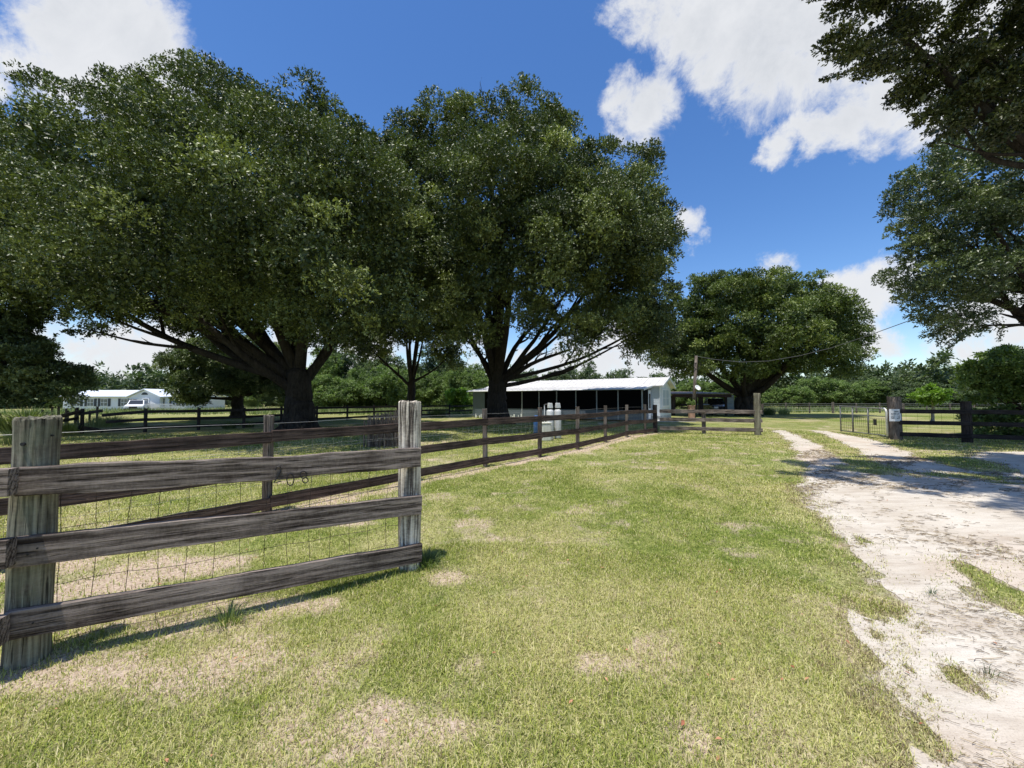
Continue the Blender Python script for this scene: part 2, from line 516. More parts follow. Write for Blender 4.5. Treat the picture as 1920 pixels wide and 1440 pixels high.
def vegf(x, y):
    """0 bare soil .. 1 thick turf"""
    d = np.hypot(x, y)
    v = 0.90 + (fbm(x, y, 1.6, 4, 8) - 0.5) * 1.3
    left = np.clip((0.3 - x) / 2.5, 0, 1) * np.clip((4.5 - d) / 2.5, 0, 1)
    v = v - 0.12 * left - 0.05 * np.clip((4 - d) / 3, 0, 1) + (fbm(x, y, 7.0, 3, 9) - 0.5) * 0.7
    for c, rx, ry in BP:
        q = ((x - c.x) / rx) ** 2 + ((y - c.y) / ry) ** 2
        v = v - 0.80 * np.exp(-q * 0.8) * (0.45 + 1.1 * fbm(x, y, 4.0, 3, 13))
    ld = linedist(x - 0.12, y + 0.1, FEN)
    v = v - 1.1 * np.exp(-(ld / 0.24) ** 2) * np.clip(0.35 + fbm(x, y, 1.3, 3, 11), 0.2, 1.0)
    return np.clip(v, 0, 1)


def dryf(x, y):
    """0 green .. 1 straw"""
    d = np.hypot(x, y)
    base = 0.33 + 0.20 * np.clip((5 - d) / 4, 0, 1) + 0.10 * np.clip((1.5 - x) / 4, 0, 1)
    v = base + (fbm(x, y, 0.55, 4, 14) - 0.5) * 1.1 + (fbm(x, y, 2.6, 4, 15) - 0.5) * 1.3
    # drier turf right along the drive
    sd = polysd(x, y, SP).reshape(np.shape(x))
    v = v + 0.25 * np.exp(-(np.minimum(sd, 0) / 0.45) ** 2) * (sd < 0.3)
    return np.clip(v, 0, 1)


# ------------------------------------------------------------------ ground (one sheet to the horizon)
def axis(lo, hi, step, far):
    a = list(np.arange(lo, hi + 1e-6, step))
    s = step; x = hi
    while x < far:
        s *= 1.22; x += s; a.append(x)
    s = step; x = lo
    while x > -far:
        s *= 1.22; x -= s; a.insert(0, x)
    return np.array(a)


gx = axis(-9, 17, 0.10, 900); gy = axis(-1, 21, 0.10, 900)
X, Y = np.meshgrid(gx, gy)
Xf, Yf = X.ravel(), Y.ravel()
Z = height(Xf, Yf)
veg = vegf(Xf, Yf); dry = dryf(Xf, Yf)
sf = sandf(Xf, Yf)
sandn = np.clip(1 + (sf) / 0.22, 0, 1)
nx, ny = len(gx), len(gy)
I = np.arange(nx * ny).reshape(ny, nx)
F = np.stack([I[:-1, :-1].ravel(), I[:-1, 1:].ravel(), I[1:, 1:].ravel(), I[1:, :-1].ravel()], 1)
mg, T = mat('turf_ground')
oc = T.n('ShaderNodeTexCoord').outputs['Object']
av = T.n('ShaderNodeAttribute', attribute_name='veg').outputs['Fac']
ad = T.n('ShaderNodeAttribute', attribute_name='dry').outputs['Fac']
asd = T.n('ShaderNodeAttribute', attribute_name='sand').outputs['Fac']
nf = T.noise(oc, 38.0, 5, 0.7)
nm = T.noise(oc, 7.0, 5, 0.65)
nl = T.noise(oc, 0.35, 5, 0.6)
soil = T.ramp(nf, [(0.3, (0.24, 0.165, 0.115)), (0.5, (0.50, 0.39, 0.29)), (0.70, (0.70, 0.58, 0.46))])
turf = T.ramp(T.math('ADD', T.math('MULTIPLY', nf, 0.6), T.math('MULTIPLY', nm, 0.4)), [(0.34, (0.05, 0.075, 0.015)), (0.48, (0.13, 0.16, 0.035)), (0.66, (0.34, 0.36, 0.10))])
straw = T.ramp(nf, [(0.32, (0.13, 0.105, 0.05)), (0.5, (0.42, 0.36, 0.19)), (0.72, (0.66, 0.58, 0.37))])
dm = T.math('ADD', ad, T.math('MULTIPLY', T.math('SUBTRACT', nm, 0.5), 1.1), clamp=True)
c = T.mix(T.math('MULTIPLY', dm, 0.8), turf, straw)
far = T.ramp(nl, [(0.35, (0.9, 1.0, 0.85)), (0.65, (1.12, 1.05, 1.05))])
c = T.mix(1.0, c, far, 'MULTIPLY')
vm = T.n('ShaderNodeMapRange', {0: T.math('ADD', av, T.math('MULTIPLY', T.math('SUBTRACT', nm, 0.5), 0.9)), 1: 0.35, 2: 0.75}).outputs[0]
c = T.mix(vm, soil, c)
sandc = T.ramp(nf, [(0.3, (0.34, 0.27, 0.20)), (0.55, (0.52, 0.45, 0.37))])
sm = T.n('ShaderNodeMapRange', {0: T.math('ADD', asd, T.math('MULTIPLY', T.math('SUBTRACT', nm, 0.5), 1.0)), 1: 0.45, 2: 1.0}).outputs[0]
c = T.mix(sm, c, sandc)
finish(T, c, 0.95, T.math('ADD', nf, T.math('MULTIPLY', nm, 1.5)), 0.8, 0.03, 0.1)
g = npmesh('ground', np.stack([Xf, Yf, Z], 1), F, mg, vert_attr={'veg': veg, 'dry': dry, 'sand': sandn}, smooth=True)
tag(g, 'sunlit lawn and pasture of patchy green and straw coloured turf', 'ground', kind='structure')

# ------------------------------------------------------------------ driveway (cut along its noisy outline)
st = 0.065
dx_ = np.arange(0.9, 17.2, st); dy_ = np.arange(-4.2, 19.5, st)
DX, DY = np.meshgrid(dx_, dy_)
SF = sandf(DX.ravel(), DY.ravel()).reshape(DX.shape)
ny2, nx2 = DX.shape
inside = SF > 0
full = inside[:-1, :-1] & inside[:-1, 1:] & inside[1:, 1:] & inside[1:, :-1]
part = (inside[:-1, :-1] | inside[:-1, 1:] | inside[1:, 1:] | inside[1:, :-1]) & ~full
I2 = np.arange(nx2 * ny2).reshape(ny2, nx2)
jj, ii = np.nonzero(full)
Ff = [tuple(q) for q in np.stack([I2[jj, ii], I2[jj, ii + 1], I2[jj + 1, ii + 1], I2[jj + 1, ii]], 1).tolist()]
VV = [tuple(q) for q in np.stack([DX.ravel(), DY.ravel()], 1).tolist()]
jj, ii = np.nonzero(part)
for j, i in zip(jj.tolist(), ii.tolist()):
    cs = [(j, i), (j, i + 1), (j + 1, i + 1), (j + 1, i)]
    poly = []
    for a, b in zip(cs, cs[1:] + cs[:1]):
        fa, fb = SF[a], SF[b]
        if fa > 0: poly.append(int(I2[a]))
        if (fa > 0) != (fb > 0):
            t = fa / (fa - fb)
            VV.append((DX[a] + (DX[b] - DX[a]) * t, DY[a] + (DY[b] - DY[a]) * t))
            poly.append(len(VV) - 1)
    if len(poly) >= 3: Ff.append(tuple(poly))
VA = np.array(VV); used = np.zeros(len(VA), bool)
for f in Ff:
    for q in f: used[q] = True
remap = np.cumsum(used) - 1
VA = VA[used]
Ff = [tuple(int(remap[q]) for q in f) for f in Ff]
zz = height(VA[:, 0], VA[:, 1]) + 0.004
ms, T = mat('pale_sand')
oc = T.n('ShaderNodeTexCoord').outputs['Object']
a1 = T.noise(oc, 1.3, 6, 0.6)
a2 = T.noise(oc, 45.0, 4, 0.7)
mpv = T.n('ShaderNodeMapping', {0: oc, 2: (0, 0, 0.7), 3: (1.2, 6.5, 1)}).outputs[0]
a3 = T.noise(mpv, 1.6, 6, 0.7, 0.4)
c = T.ramp(T.math('ADD', T.math('MULTIPLY', a1, 0.6), T.math('MULTIPLY', a3, 0.4)), [(0.32, (0.42, 0.355, 0.28)), (0.5, (0.55, 0.495, 0.415)), (0.68, (0.645, 0.60, 0.525))])
red = T.ramp(T.noise(oc, 0.45, 3, 0.5), [(0.52, (0, 0, 0)), (0.7, (1, 1, 1))])
c = T.mix(T.math('MULTIPLY', red, 0.35), c, (0.50, 0.35, 0.25, 1))
mps = T.n('ShaderNodeMapping', {0: oc, 2: (0, 0, 0.95), 3: (0.9, 5.0, 1)}).outputs[0]
stn = T.ramp(T.noise(mps, 1.1, 8, 0.75, 0.5), [(0.50, (0, 0, 0)), (0.66, (1, 1, 1))])
c = T.mix(T.math('MULTIPLY', stn, 0.40), c, (0.30, 0.235, 0.18, 1))
grit = T.ramp(T.noise(oc, 120.0, 3, 0.7), [(0.30, (0.62, 0.58, 0.54)), (0.45, (1, 1, 1))])
c = T.mix(0.8, c, grit, 'MULTIPLY')
sp = T.ramp(a2, [(0.27, (0.5, 0.46, 0.42)), (0.37, (1, 1, 1))])
c = T.mix(1.0, c, sp, 'MULTIPLY')
finish(T, c, 0.95, T.math('ADD', T.math('MULTIPLY', a3, 1.5), T.math('MULTIPLY', a2, 0.5)), 0.55, 0.03, 0.1)
dr = meshobj('driveway', [(x, y, z) for (x, y), z in zip(VA.tolist(), zz.tolist())], Ff, ms, smooth=True)
tag(dr, 'pale sandy driveway with two wheel tracks curving to the gateway', 'driveway', kind='structure')

# ------------------------------------------------------------------ grass blades
FX_OBST = []


def blades(N, dmin, dmax, power, seed, lenr, wid, halfang=63.0):
    r = np.random.default_rng(seed)
    u = r.random(N)
    d = (dmin ** power + u * (dmax ** power - dmin ** power)) ** (1 / power)
    a = np.radians(r.uniform(-halfang, halfang, N))
    x = d * np.tan(a) if False else d * np.sin(a); y = d * np.cos(a)
    v = vegf(x, y); s = sandf(x, y)
    keep = np.where(s < 0.0, v * 0.66 + 0.32, 0.0)
    keep = np.where((s >= 0) & (s < 0.35), np.clip(1.0 * (1 - s / 0.35) ** 1.6 * (fbm(x, y, 3.0, 3, 24) * 2.4 - .75), 0, .8), keep)
    for c, rx, ry, st_ in GP:
        q = np.exp(-(((x - c.x) / rx) ** 2 + ((y - c.y) / ry) ** 2)) * st_ * (0.3 + 1.2 * fbm(x, y, 3.5, 3, 21))
        keep = np.maximum(keep, np.clip(q * 1.3 - 0.12, 0, 0.9))
    # turf grows in tufts
    keep = keep * np.clip(0.35 + 1.25 * (fbm(x, y, 9.0, 2, 22)), 0, 1)
    k = r.random(N) < keep
    x, y, d, s = x[k], y[k], d[k], s[k]
    n = len(x)
    dr_ = dryf(x, y)
    dr_ = np.where(s > -.12, np.clip(dr_ + 0.10, 0, 1), dr_)
    dk = np.where((s > -.25), 1.0, 0.0)
    lod = np.maximum(1.0, d / 3.2) ** 0.8
    tuft = fbm(x, y, 2.2, 3, 23)
    L = r.uniform(lenr[0], lenr[1], n) * (0.55 + 0.9 * tuft) * lod ** 0.15
    L = L * np.where(r.random(n) < 0.03, 1.9, 1.0) * np.where(s > 0, 0.75, 1)
    W = wid * r.uniform(0.6, 1.3, n) * lod
    an = r.uniform(0, 2 * PI, n)
    lean = np.clip(r.normal(0.85, 0.45, n), 0.05, 1.5)
    z = height(x, y)
    P0 = np.stack([x, y, z - 0.003], 1)
    hd = np.stack([np.cos(an), np.sin(an), 0 * an], 1)
    sd_ = np.stack([-np.sin(an), np.cos(an), 0 * an], 1)
    up = np.array([0, 0, 1.0])
    m = P0 + hd * (L * np.sin(lean * 0.6) * 0.55)[:, None] + up * (L * np.cos(lean * 0.6) * 0.55)[:, None]
    t = m + hd * (L * np.sin(lean * 1.35) * 0.5)[:, None] + up * (np.maximum(L * np.cos(lean * 1.35) * 0.5, -0.004))[:, None]
    rot = r.uniform(-0.9, 0.9, n)[:, None]
    sd2 = sd_ * np.cos(rot) + up * np.sin(rot) * 0.4
    V = np.stack([P0 - sd2 * W[:, None] / 2, P0 + sd2 * W[:, None] / 2, m + sd2 * W[:, None] * 0.42, m - sd2 * W[:, None] * 0.42, t], 1).reshape(-1, 3)
    b = np.arange(n) * 5
    F3 = np.concatenate([np.stack([b, b + 1, b + 2], 1), np.stack([b, b + 2, b + 3], 1), np.stack([b + 3, b + 2, b + 4], 1)])
    strawb = r.random(n) < (0.15 + 0.62 * dr_ + 0.5 * np.clip(0.6 - v[k], 0, 1))
    tint = np.where(strawb, r.uniform(0.50, 0.80, n), r.uniform(0.0, 0.52, n) * (0.6 + 0.6 * dr_))
    dead = r.random(n) < np.where(s > -.20, 0.45, 0.07)
    tint = np.where(dead, r.uniform(.86, 1.0, n), tint)
    return V, F3, np.tile(tint, 3)


parts = [blades(460000, 1.1, 4.2, 1.7, 31, (0.016, 0.044), 0.0034),
         blades(330000, 4.0, 9.0, 1.6, 32, (0.016, 0.042), 0.0038),
         blades(300000, 8.8, 24.0, 1.5, 33, (0.018, 0.045), 0.0043)]
Vs = []; Fs = []; Ts = []; base = 0
for V, F3, t in parts:
    Vs.append(V); Fs.append(F3 + base); Ts.append(t); base += len(V)
gm = npmesh('grass', np.concatenate(Vs), np.concatenate(Fs), M_GRASS, face_attr={'tint': np.concatenate(Ts)})
tag(gm, 'short patchy green and straw coloured lawn grass', 'grass', kind='stuff')


# litter on the sand: dead grass stems, needles and twigs, plus dry leaves in the turf
def litter():
    r = np.random.default_rng(44)
    mb = MB()
    n = 0
    N = 200000
    d = (1.2 ** 1.4 + r.random(N) * (15 ** 1.4 - 1.2 ** 1.4)) ** (1 / 1.4)
    a = np.radians(r.uniform(20, 66, N))
    x = d * np.sin(a); y = d * np.cos(a)
    s = sandf(x, y)
    edge = np.exp(-(s / 0.55) ** 2) + 0.10 + 0.5 * np.exp(-(((x - 2.2) / 0.7) ** 2 + ((y - 1.9) / 0.7) ** 2))
    pat = np.clip((fbm(x * .8 + y * .6, (y * .8 - x * .6) * 3, 1.0, 4, 41) - 0.45) * 5, 0.03, 1)
    k = (s > -0.02) & (r.random(N) < edge * pat * 0.35)
    x, y, d = x[k], y[k], d[k]
    n = len(x)
    L = r.uniform(0.012, 0.055, n) * np.maximum(1, d / 4) ** 0.4
    L = np.where(r.random(n) < 0.03, L * 2.6, L)
    W = r.uniform(0.0006, 0.0014, n) * np.maximum(1, d / 3) ** 0.8
    an = r.normal(-0.75, 0.55, n)
    z = height(x, y) + 0.010
    h = np.stack([np.cos(an), np.sin(an), 0 * an], 1); q = np.stack([-np.sin(an), np.cos(an), 0 * an], 1)
    P = np.stack([x, y, z], 1)
    lift = r.uniform(0, 0.008, n)
    bend = r.normal(0, 0.12, n)[:, None] * L[:, None] * q
    up = np.array([0, 0, 1.0])
    rows = []
    for t in (-0.5, 0.0, 0.5):
        c = P + h * (L * t)[:, None] + bend * (1 - 4 * t * t) + up * (lift * (t + .5))[:, None]
        rows += [c - q * W[:, None], c + q * W[:, None], c + up * (W * 1.6)[:, None]]
    V = np.stack(rows, 1).reshape(-1, 3)
    b = np.arange(n) * 9
    Fq = []
    for i in (0, 3):
        for u, v in ((0, 2), (2, 1)):
            Fq.append(np.stack([b + i + u, b + i + v, b + i + 3 + v, b + i + 3 + u], 1))
    m, T = mat('dead_stems')
    at_ = T.n('ShaderNodeAttribute', attribute_name='tint').outputs['Fac']
    finish(T, T.ramp(at_, [(0, (0.055, 0.040, 0.028)), (0.6, (0.20, 0.15, 0.09)), (1, (0.38, 0.30, 0.17))]), 0.85)
    tt = np.tile(r.random(n) ** 1.3, 4)
    o = npmesh('plant_litter', V, np.concatenate(Fq), m, face_attr={'tint': tt})
    tag(o, 'thin dark twigs and dead grass stems strewn on the sandy driveway', 'litter', kind='stuff')
    # dry leaves
    N = 230
    d = (1.3 ** 1.3 + r.random(N) * (11 ** 1.3 - 1.3 ** 1.3)) ** (1 / 1.3)
    a = np.radians(r.uniform(-50, 60, N)); x = d * np.sin(a); y = d * np.cos(a)
    L = r.uniform(0.007, 0.017, N); an = r.uniform(0, 6.28, N); z = height(x, y) + r.uniform(0.012, 0.03, N)
    h = np.stack([np.cos(an), np.sin(an), r.normal(0, .3, N)], 1); q = np.stack([-np.sin(an), np.cos(an), r.normal(0, .3, N)], 1)
    P = np.stack([x, y, z], 1)
    V = np.stack([P - h * L[:, None], P + q * L[:, None] * .5 + [0, 0, .004], P + h * L[:, None], P - q * L[:, None] * .5 + [0, 0, .004]], 1).reshape(-1, 3)
    b = np.arange(N) * 4
    m2, T = mat('dry_leaf')
    at_ = T.n('ShaderNodeAttribute', attribute_name='tint').outputs['Fac']
    finish(T, T.ramp(at_, [(0, (0.30, 0.10, 0.05)), (1, (0.52, 0.27, 0.15))]), 0.7)
    o = npmesh('fallen_leaves', V, np.concatenate([np.stack([b, b + 1, b + 2], 1), np.stack([b, b + 2, b + 3], 1)]), m2, face_attr={'tint': np.tile(r.random(N), 2)})
    tag(o, 'small rusty brown fallen leaves scattered over the lawn', 'leaves', kind='stuff')


litter()


# ------------------------------------------------------------------ trees
def rhombs(P, D, U, L, W, tint, fold=0.25):
    """one pointed leaf per point: centre P, long direction D, side direction U"""
    n = len(P)
    N_ = np.cross(D, U)
    V = np.stack([P - D * (L / 2)[:, None], P + U * (W / 2)[:, None] + N_ * (W * fold)[:, None], P + D * (L / 2)[:, None], P - U * (W / 2)[:, None] + N_ * (W * fold)[:, None]], 1).reshape(-1, 3)
    b = np.arange(n) * 4
    F3 = np.concatenate([np.stack([b, b + 1, b + 2], 1), np.stack([b, b + 2, b + 3], 1)])
    return V, F3, np.tile(tint, 2)


def unit(v):
    return v / np.maximum(np.linalg.norm(v, axis=-1, keepdims=True), 1e-9)


def crown_leaves(lobes, n, leaf, clump, seed, inner=0.25, core=1.4, coresz=1.5, lodY=0, tuft=6, flat=0.8, aspect=0.46):
    """lobes: list of (centre xyz, radii xyz). Leaves sit in clumps spread over the outer shell of the lobes"""
    r = np.random.default_rng(seed)
    C = np.array([l[0] for l in lobes], float); R = np.array([l[1] for l in lobes], float)
    area = (R[:, 0] * R[:, 2] + R[:, 0] * R[:, 1] + R[:, 1] * R[:, 2])
    tot = area.sum()
    nclump = int(max(20, tot * 4.2 * 0.95 / (clump * clump * 3.0)))
    w_ = area / tot
    li = r.choice(len(lobes), nclump, p=w_)
    dv = unit(r.normal(size=(nclump, 3)))
    rad = 1 + r.normal(0, 0.07, nclump) - r.random(nclump) * 0.10
    rin = r.random(nclump) < inner
    rad = np.where(rin, r.uniform(0.45, 0.9, nclump), rad)
    P = C[li] + dv * R[li] * rad[:, None]
    # drop shell clumps that are deep inside another lobe
    deep = np.zeros(nclump, bool)
    for c, q in zip(C, R):
        e = (((P - c) / (q * 0.72)) ** 2).sum(1)
        deep |= e < 1
    keep = ~deep | (r.random(nclump) < 0.25)
    P = P[keep]; dv = dv[keep]
    m = len(P)
    size = clump * r.uniform(0.55, 1.5, m)
    wgt = size ** 2; wgt /= wgt.sum()
    # leaves grow in tufts at twig ends
    nt = n // tuft
    n = nt * tuft
    ti = r.choice(m, nt, p=wgt)
    od = unit(r.normal(size=(nt, 3)) + np.array([0, 0, 0.75]) + dv[ti] * 0.45)
    toff = od * (r.random(nt) ** 0.42)[:, None] * np.array([0.86, 0.86, 0.62 * flat]) + dv[ti] * 0.15
    tc_ = P[ti] + toff * size[ti][:, None]
    tdir = unit(od * 0.8 + dv[ti] * 0.4 + r.normal(size=(nt, 3)) * 0.45 + np.array([0, 0, 0.15]))
    rp = np.repeat(np.arange(nt), tuft)
    ci = ti[rp]; od = od[rp]
    D = unit(tdir[rp] * 0.65 + r.normal(size=(n, 3)) * 0.62)
    L = leaf * r.uniform(0.65, 1.35, n)
    if lodY: L = L * np.clip(tc_[rp][:, 1] / lodY, 0.7, 1.3)
    pts = tc_[rp] + D * (L * 0.62)[:, None] + tdir[rp] * (L * r.uniform(-.6, .6, n))[:, None]
    nr = unit(np.array([0, 0, 1.0]) * 0.55 + od * 0.55 + r.normal(size=(n, 3)) * 0.40)
    U = unit(np.cross(nr, D))
    W = L * aspect * r.uniform(0.8, 1.25, n)
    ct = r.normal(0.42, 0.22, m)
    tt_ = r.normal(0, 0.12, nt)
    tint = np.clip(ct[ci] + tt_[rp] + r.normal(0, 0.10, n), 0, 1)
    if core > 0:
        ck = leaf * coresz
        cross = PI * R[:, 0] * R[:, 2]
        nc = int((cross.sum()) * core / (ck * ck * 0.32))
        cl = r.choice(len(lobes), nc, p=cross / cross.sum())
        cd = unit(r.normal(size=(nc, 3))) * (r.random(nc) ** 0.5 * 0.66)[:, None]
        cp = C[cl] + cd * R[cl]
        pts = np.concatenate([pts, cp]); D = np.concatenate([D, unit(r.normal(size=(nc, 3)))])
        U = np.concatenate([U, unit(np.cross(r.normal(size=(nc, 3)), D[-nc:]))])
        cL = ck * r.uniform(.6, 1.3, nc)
        L = np.concatenate([L, cL]); W = np.concatenate([W, cL * .6]); tint = np.concatenate([tint, np.clip(r.normal(.15, .12, nc), 0, 1)])  # core leaves tinted darker: crown interior shade put into their colour
    return rhombs(pts, D, U, L, W, tint)


def trunk_mesh(name, stems, parent, m=M_BARK, nseg=14, flare=0.0, seed=0):
    """stems: lists of (point, radius); all stems of one tree are one mesh"""
    rr = random.Random(seed)
    mb = MB()
    for stem in stems:
        pts = [Vector(p) for p, _ in stem]; rad = [q for _, q in stem]
        # resample with Catmull-Rom and add wander
        P = []; Rr = []
        for i in range(len(pts) - 1):
            p0 = pts[max(i - 1, 0)]; p1 = pts[i]; p2 = pts[i + 1]; p3 = pts[min(i + 2, len(pts) - 1)]
            k = 5
            for j in range(k):
                t = j / k
                q = 0.5 * ((2 * p1) + (p2 - p0) * t + (2 * p0 - 5 * p1 + 4 * p2 - p3) * t * t + (3 * p1 - p0 - 3 * p2 + p3) * t ** 3)
                rdd = rad[i] + (rad[i + 1] - rad[i]) * t
                if i + j > 0: q = q + Vector((rr.uniform(-1, 1), rr.uniform(-1, 1), rr.uniform(-.5, .5))) * rdd * 0.16
                P.append(q); Rr.append(rdd)
        P.append(pts[-1]); Rr.append(rad[-1])
        mb.tube(P, Rr, nseg if rad[0] > 0.15 else 7, True, 0.07)
    return mb.build(name, m, parent, smooth=True)


def grow(rr, start, end, r0, depth=2, nsub=4):
    """a limb from start to end with side branches"""
    stems = []
    mid = start.lerp(end, 0.5) + Vector((rr.uniform(-.3, .3), rr.uniform(-.3, .3), -0.06 * (end - start).length * (1 if rr.random() < .6 else -1)))
    L = (end - start).length
    stems.append([(start, r0), (mid, r0 * 0.62), (end, r0 * 0.22)])
    if depth > 0:
        for i in range(nsub):
            t = rr.uniform(0.35, 0.95)
            p = (start.lerp(mid, t * 2) if t < .5 else mid.lerp(end, t * 2 - 1))
            d = (end - start).normalized() + Vector((rr.uniform(-1, 1), rr.uniform(-1, 1), rr.uniform(-.2, .6))) * 0.9
            e = p + d.normalized() * L * rr.uniform(0.15, 0.34)
            stems += grow(rr, p, e, r0 * (1 - t) * 0.55 + r0 * 0.10, depth - 1, 3)
    return stems


def pxlobes(lst, Y0, cx, Rw, front=0.40, depthscale=0.85, layers=True, back=True, shrink=0.4, tops=14):
    """silhouette lobes given on the photograph become ellipsoids at the tree's distance, with a front and a back layer"""
    out = []
    for e in lst:
        px, py, rx, ry = e[:4]
        dy = e[4] if len(e) > 4 else 0
        if py < 330: py = py + tops
        c = at(px, py, Y0 + dy); s = (Y0 + dy) / FPX
        rxm, rzm = rx * s, ry * s
        rxm = max(rxm * .45, rxm - shrink); rzm = max(rzm * .45, rzm - shrink)
        out.append(((c.x, c.y, c.z), (rxm, (rxm + rzm) / 2, rzm)))
        if layers and len(e) <= 4:
            u = min(0.98, abs(c.x - cx) / Rw)
            D = Rw * math.sqrt(1 - u * u) * depthscale
            Yf_ = Y0 - D * front
            pf = at(px, py + (0 if py > 450 else 55), Yf_); sf_ = Yf_ / FPX
            out.append(((pf.x, pf.y, pf.z), (max(.4, rx * sf_ - shrink), (rx + ry) / 2 * sf_ * 1.1, max(.4, ry * sf_ - shrink))))
            if back and py < 480:
                out.append(((cx + (c.x - cx) * 0.75, Y0 + D * 0.50, CAMH + (c.z - CAMH) * 0.84), (rxm * .9, rxm * .9, rzm * .9)))
    return out


def spray(lines, leaf, rad, dens, seed, aspect=0.46):
    """leafy twigs: polylines of world points with leaves all along them"""
    r = np.random.default_rng(seed)
    P = []; D = []
    stems = []
    for ln in lines:
        ln = [Vector(p) for p in ln]
        tot = sum((b - a).length for a, b in zip(ln[:-1], ln[1:]))
        stems.append([(p, 0.010 * (1 - 0.75 * i / (len(ln) - 1)) + .002) for i, p in enumerate(ln)])
        acc_ = 0
        for a, b in zip(ln[:-1], ln[1:]):
            L = (b - a).length; k = int(dens * L) + 1
            t = r.random(k); f = (acc_ + t * L) / tot
            d = np.array((b - a).normalized())
            q = np.array(a)[None] + np.outer(t * L, d) + unit(r.normal(size=(k, 3))) * (r.random(k) ** .6 * rad * (1.15 - .8 * f))[:, None]
            P.append(q); D.append(unit(d[None] * .6 + r.normal(size=(k, 3)) * .6))
            acc_ += L
    P = np.concatenate(P); D = np.concatenate(D); n = len(P)
    U = unit(np.cross(np.array([0, 0, 1.0]) + r.normal(size=(n, 3)) * .6, D))
    L = leaf * r.uniform(.65, 1.3, n)
    return rhombs(P, D, U, L, L * aspect, np.clip(r.normal(.5, .2, n), 0, 1)), stems


def plumes(lobes, k, seed, up=0.35, sz=(0.22, 0.36), tall=1.5):
    """smaller upright masses that break up the outline of big lobes"""
    r = random.Random(seed)
    out = []
    for c, R in lobes:
        c = Vector(c); R = Vector(R)
        out.append((tuple(c), tuple(R * 0.90)))
        for _ in range(k):
            d = Vector((r.gauss(0, 1), r.gauss(0, 1), r.gauss(up, 1)))
            d.normalize()
            q = r.uniform(*sz) * (R.x + R.z) / 2
            p = c + Vector((d.x * R.x, d.y * R.y, d.z * R.z)) * r.uniform(.80, 1.0)
            out.append((tuple(p), (q, q, q * r.uniform(1.0, tall))))
    return out


def make_tree(name, label, base, lobes, stems, n, leaf, clump, mat_l, seed, group=None, bark=M_BARK, cat='tree', extra=None, **kw):
    t = thing(name, label, cat, (base.x, base.y, hz(base.x, base.y)), group)
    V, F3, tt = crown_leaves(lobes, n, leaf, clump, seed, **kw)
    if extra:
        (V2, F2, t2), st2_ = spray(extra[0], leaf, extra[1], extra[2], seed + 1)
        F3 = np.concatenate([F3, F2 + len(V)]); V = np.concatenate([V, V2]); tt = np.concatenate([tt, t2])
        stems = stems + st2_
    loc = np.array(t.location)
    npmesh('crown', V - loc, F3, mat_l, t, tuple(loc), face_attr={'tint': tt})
    trunk_mesh('trunk', stems, t, bark, seed=seed)
    return t


def auto_stems(rr, base, r0, fork, lobes, nl=7, flare=1.6, sub=2, bend=0.0, low=0.0):
    st_ = [[(base + Vector((0, 0, -0.1)), r0 * flare), (base + Vector((0, 0, r0 * 0.9)), r0 * 1.1), (base.lerp(fork, 0.6) + Vector((bend, 0, 0)), r0), (fork, r0 * 0.85)]]
    # root flare
    for k in range(7):
        a = 2 * PI * k / 7 + rr.uniform(-.3, .3)
        o = Vector((math.cos(a), math.sin(a), 0))
        st_.append([(base + o * r0 * 2.1 + Vector((0, 0, -0.12)), r0 * 0.18), (base + o * r0 * 1.2 + Vector((0, 0, r0 * .25)), r0 * 0.32), (base + o * r0 * 0.55 + Vector((0, 0, r0 * 2.2)), r0 * 0.45)])
    ls = sorted(lobes, key=lambda l: -l[1][0] * l[1][2])
    pick = ls[:max(nl * 2, 8)]
    rr.shuffle(pick)
    for (c, R) in pick[:nl]:
        c = Vector(c)
        st0 = base.lerp(fork, rr.uniform(0.75 - low, 1.0))
        st_ += grow(rr, st0, c, r0 * rr.uniform(0.34, 0.5), sub)
    return st_


rr = random.Random(5)
# --- the great oak on the left
Y1 = 20.0
b1 = gr(562, 806); b1 = Vector((at(562, 806, Y1).x, Y1, 0))
L1 = [(120, 205, 115, 85), (30, 300, 150, 110), (-90, 420, 170, 150), (240, 175, 85, 75), (330, 165, 80, 65), (435, 135, 62, 55), (430, 230, 150, 110),
      (545, 205, 105, 85), (620, 260, 100, 85), (655, 350, 120, 110), (730, 330, 80, 90), (250, 320, 190, 130), (450, 380, 200, 140), (100, 450, 190, 110), (300, 500, 200, 95),
      (560, 500, 190, 120), (735, 480, 95, 110), (50, 530, 120, 50, 0), (730, 590, 85, 60), (180, 575, 110, 45, -1), (430, 585, 120, 42, -1), (620, 610, 110, 50), (-180, 500, 140, 90, 0),
      (-260, 420, 120, 120), (135, 622, 46, 26, 0), (690, 240, 45, 50), (765, 262, 60, 45)]
lob1 = pxlobes(L1, Y1, b1.x + -4.5, 13.5, 0.62, tops=34)
fork1 = at(560, 700, Y1)
st1 = auto_stems(rr, b1, 0.62, fork1, lob1, 9, 1.5, 2)
for (ex, ey, dY, r0) in [(330, 560, -3, .28), (200, 500, -2, .22), (430, 480, -2, .30), (520, 400, 1, .32), (600, 420, -3, .28), (680, 520, 1, .26), (740, 470, 2, .22), (560, 330, 0, .34), (300, 430, 3, .26), (650, 620, 3, .15)]:
    e = at(ex, ey, Y1 + dY)
    st1 += grow(rr, b1.lerp(fork1, rr.uniform(.62, .95)), e, r0, 2, 4)
make_tree('oak_tree', 'huge spreading oak with a thick fluted trunk at left, the largest tree in the picture', b1, plumes(lob1, 5, 1), st1, 700000, 0.140, 0.90, M_OAK, 101, inner=0.06, flat=0.85, lodY=20, coresz=1.25, core=1.1)

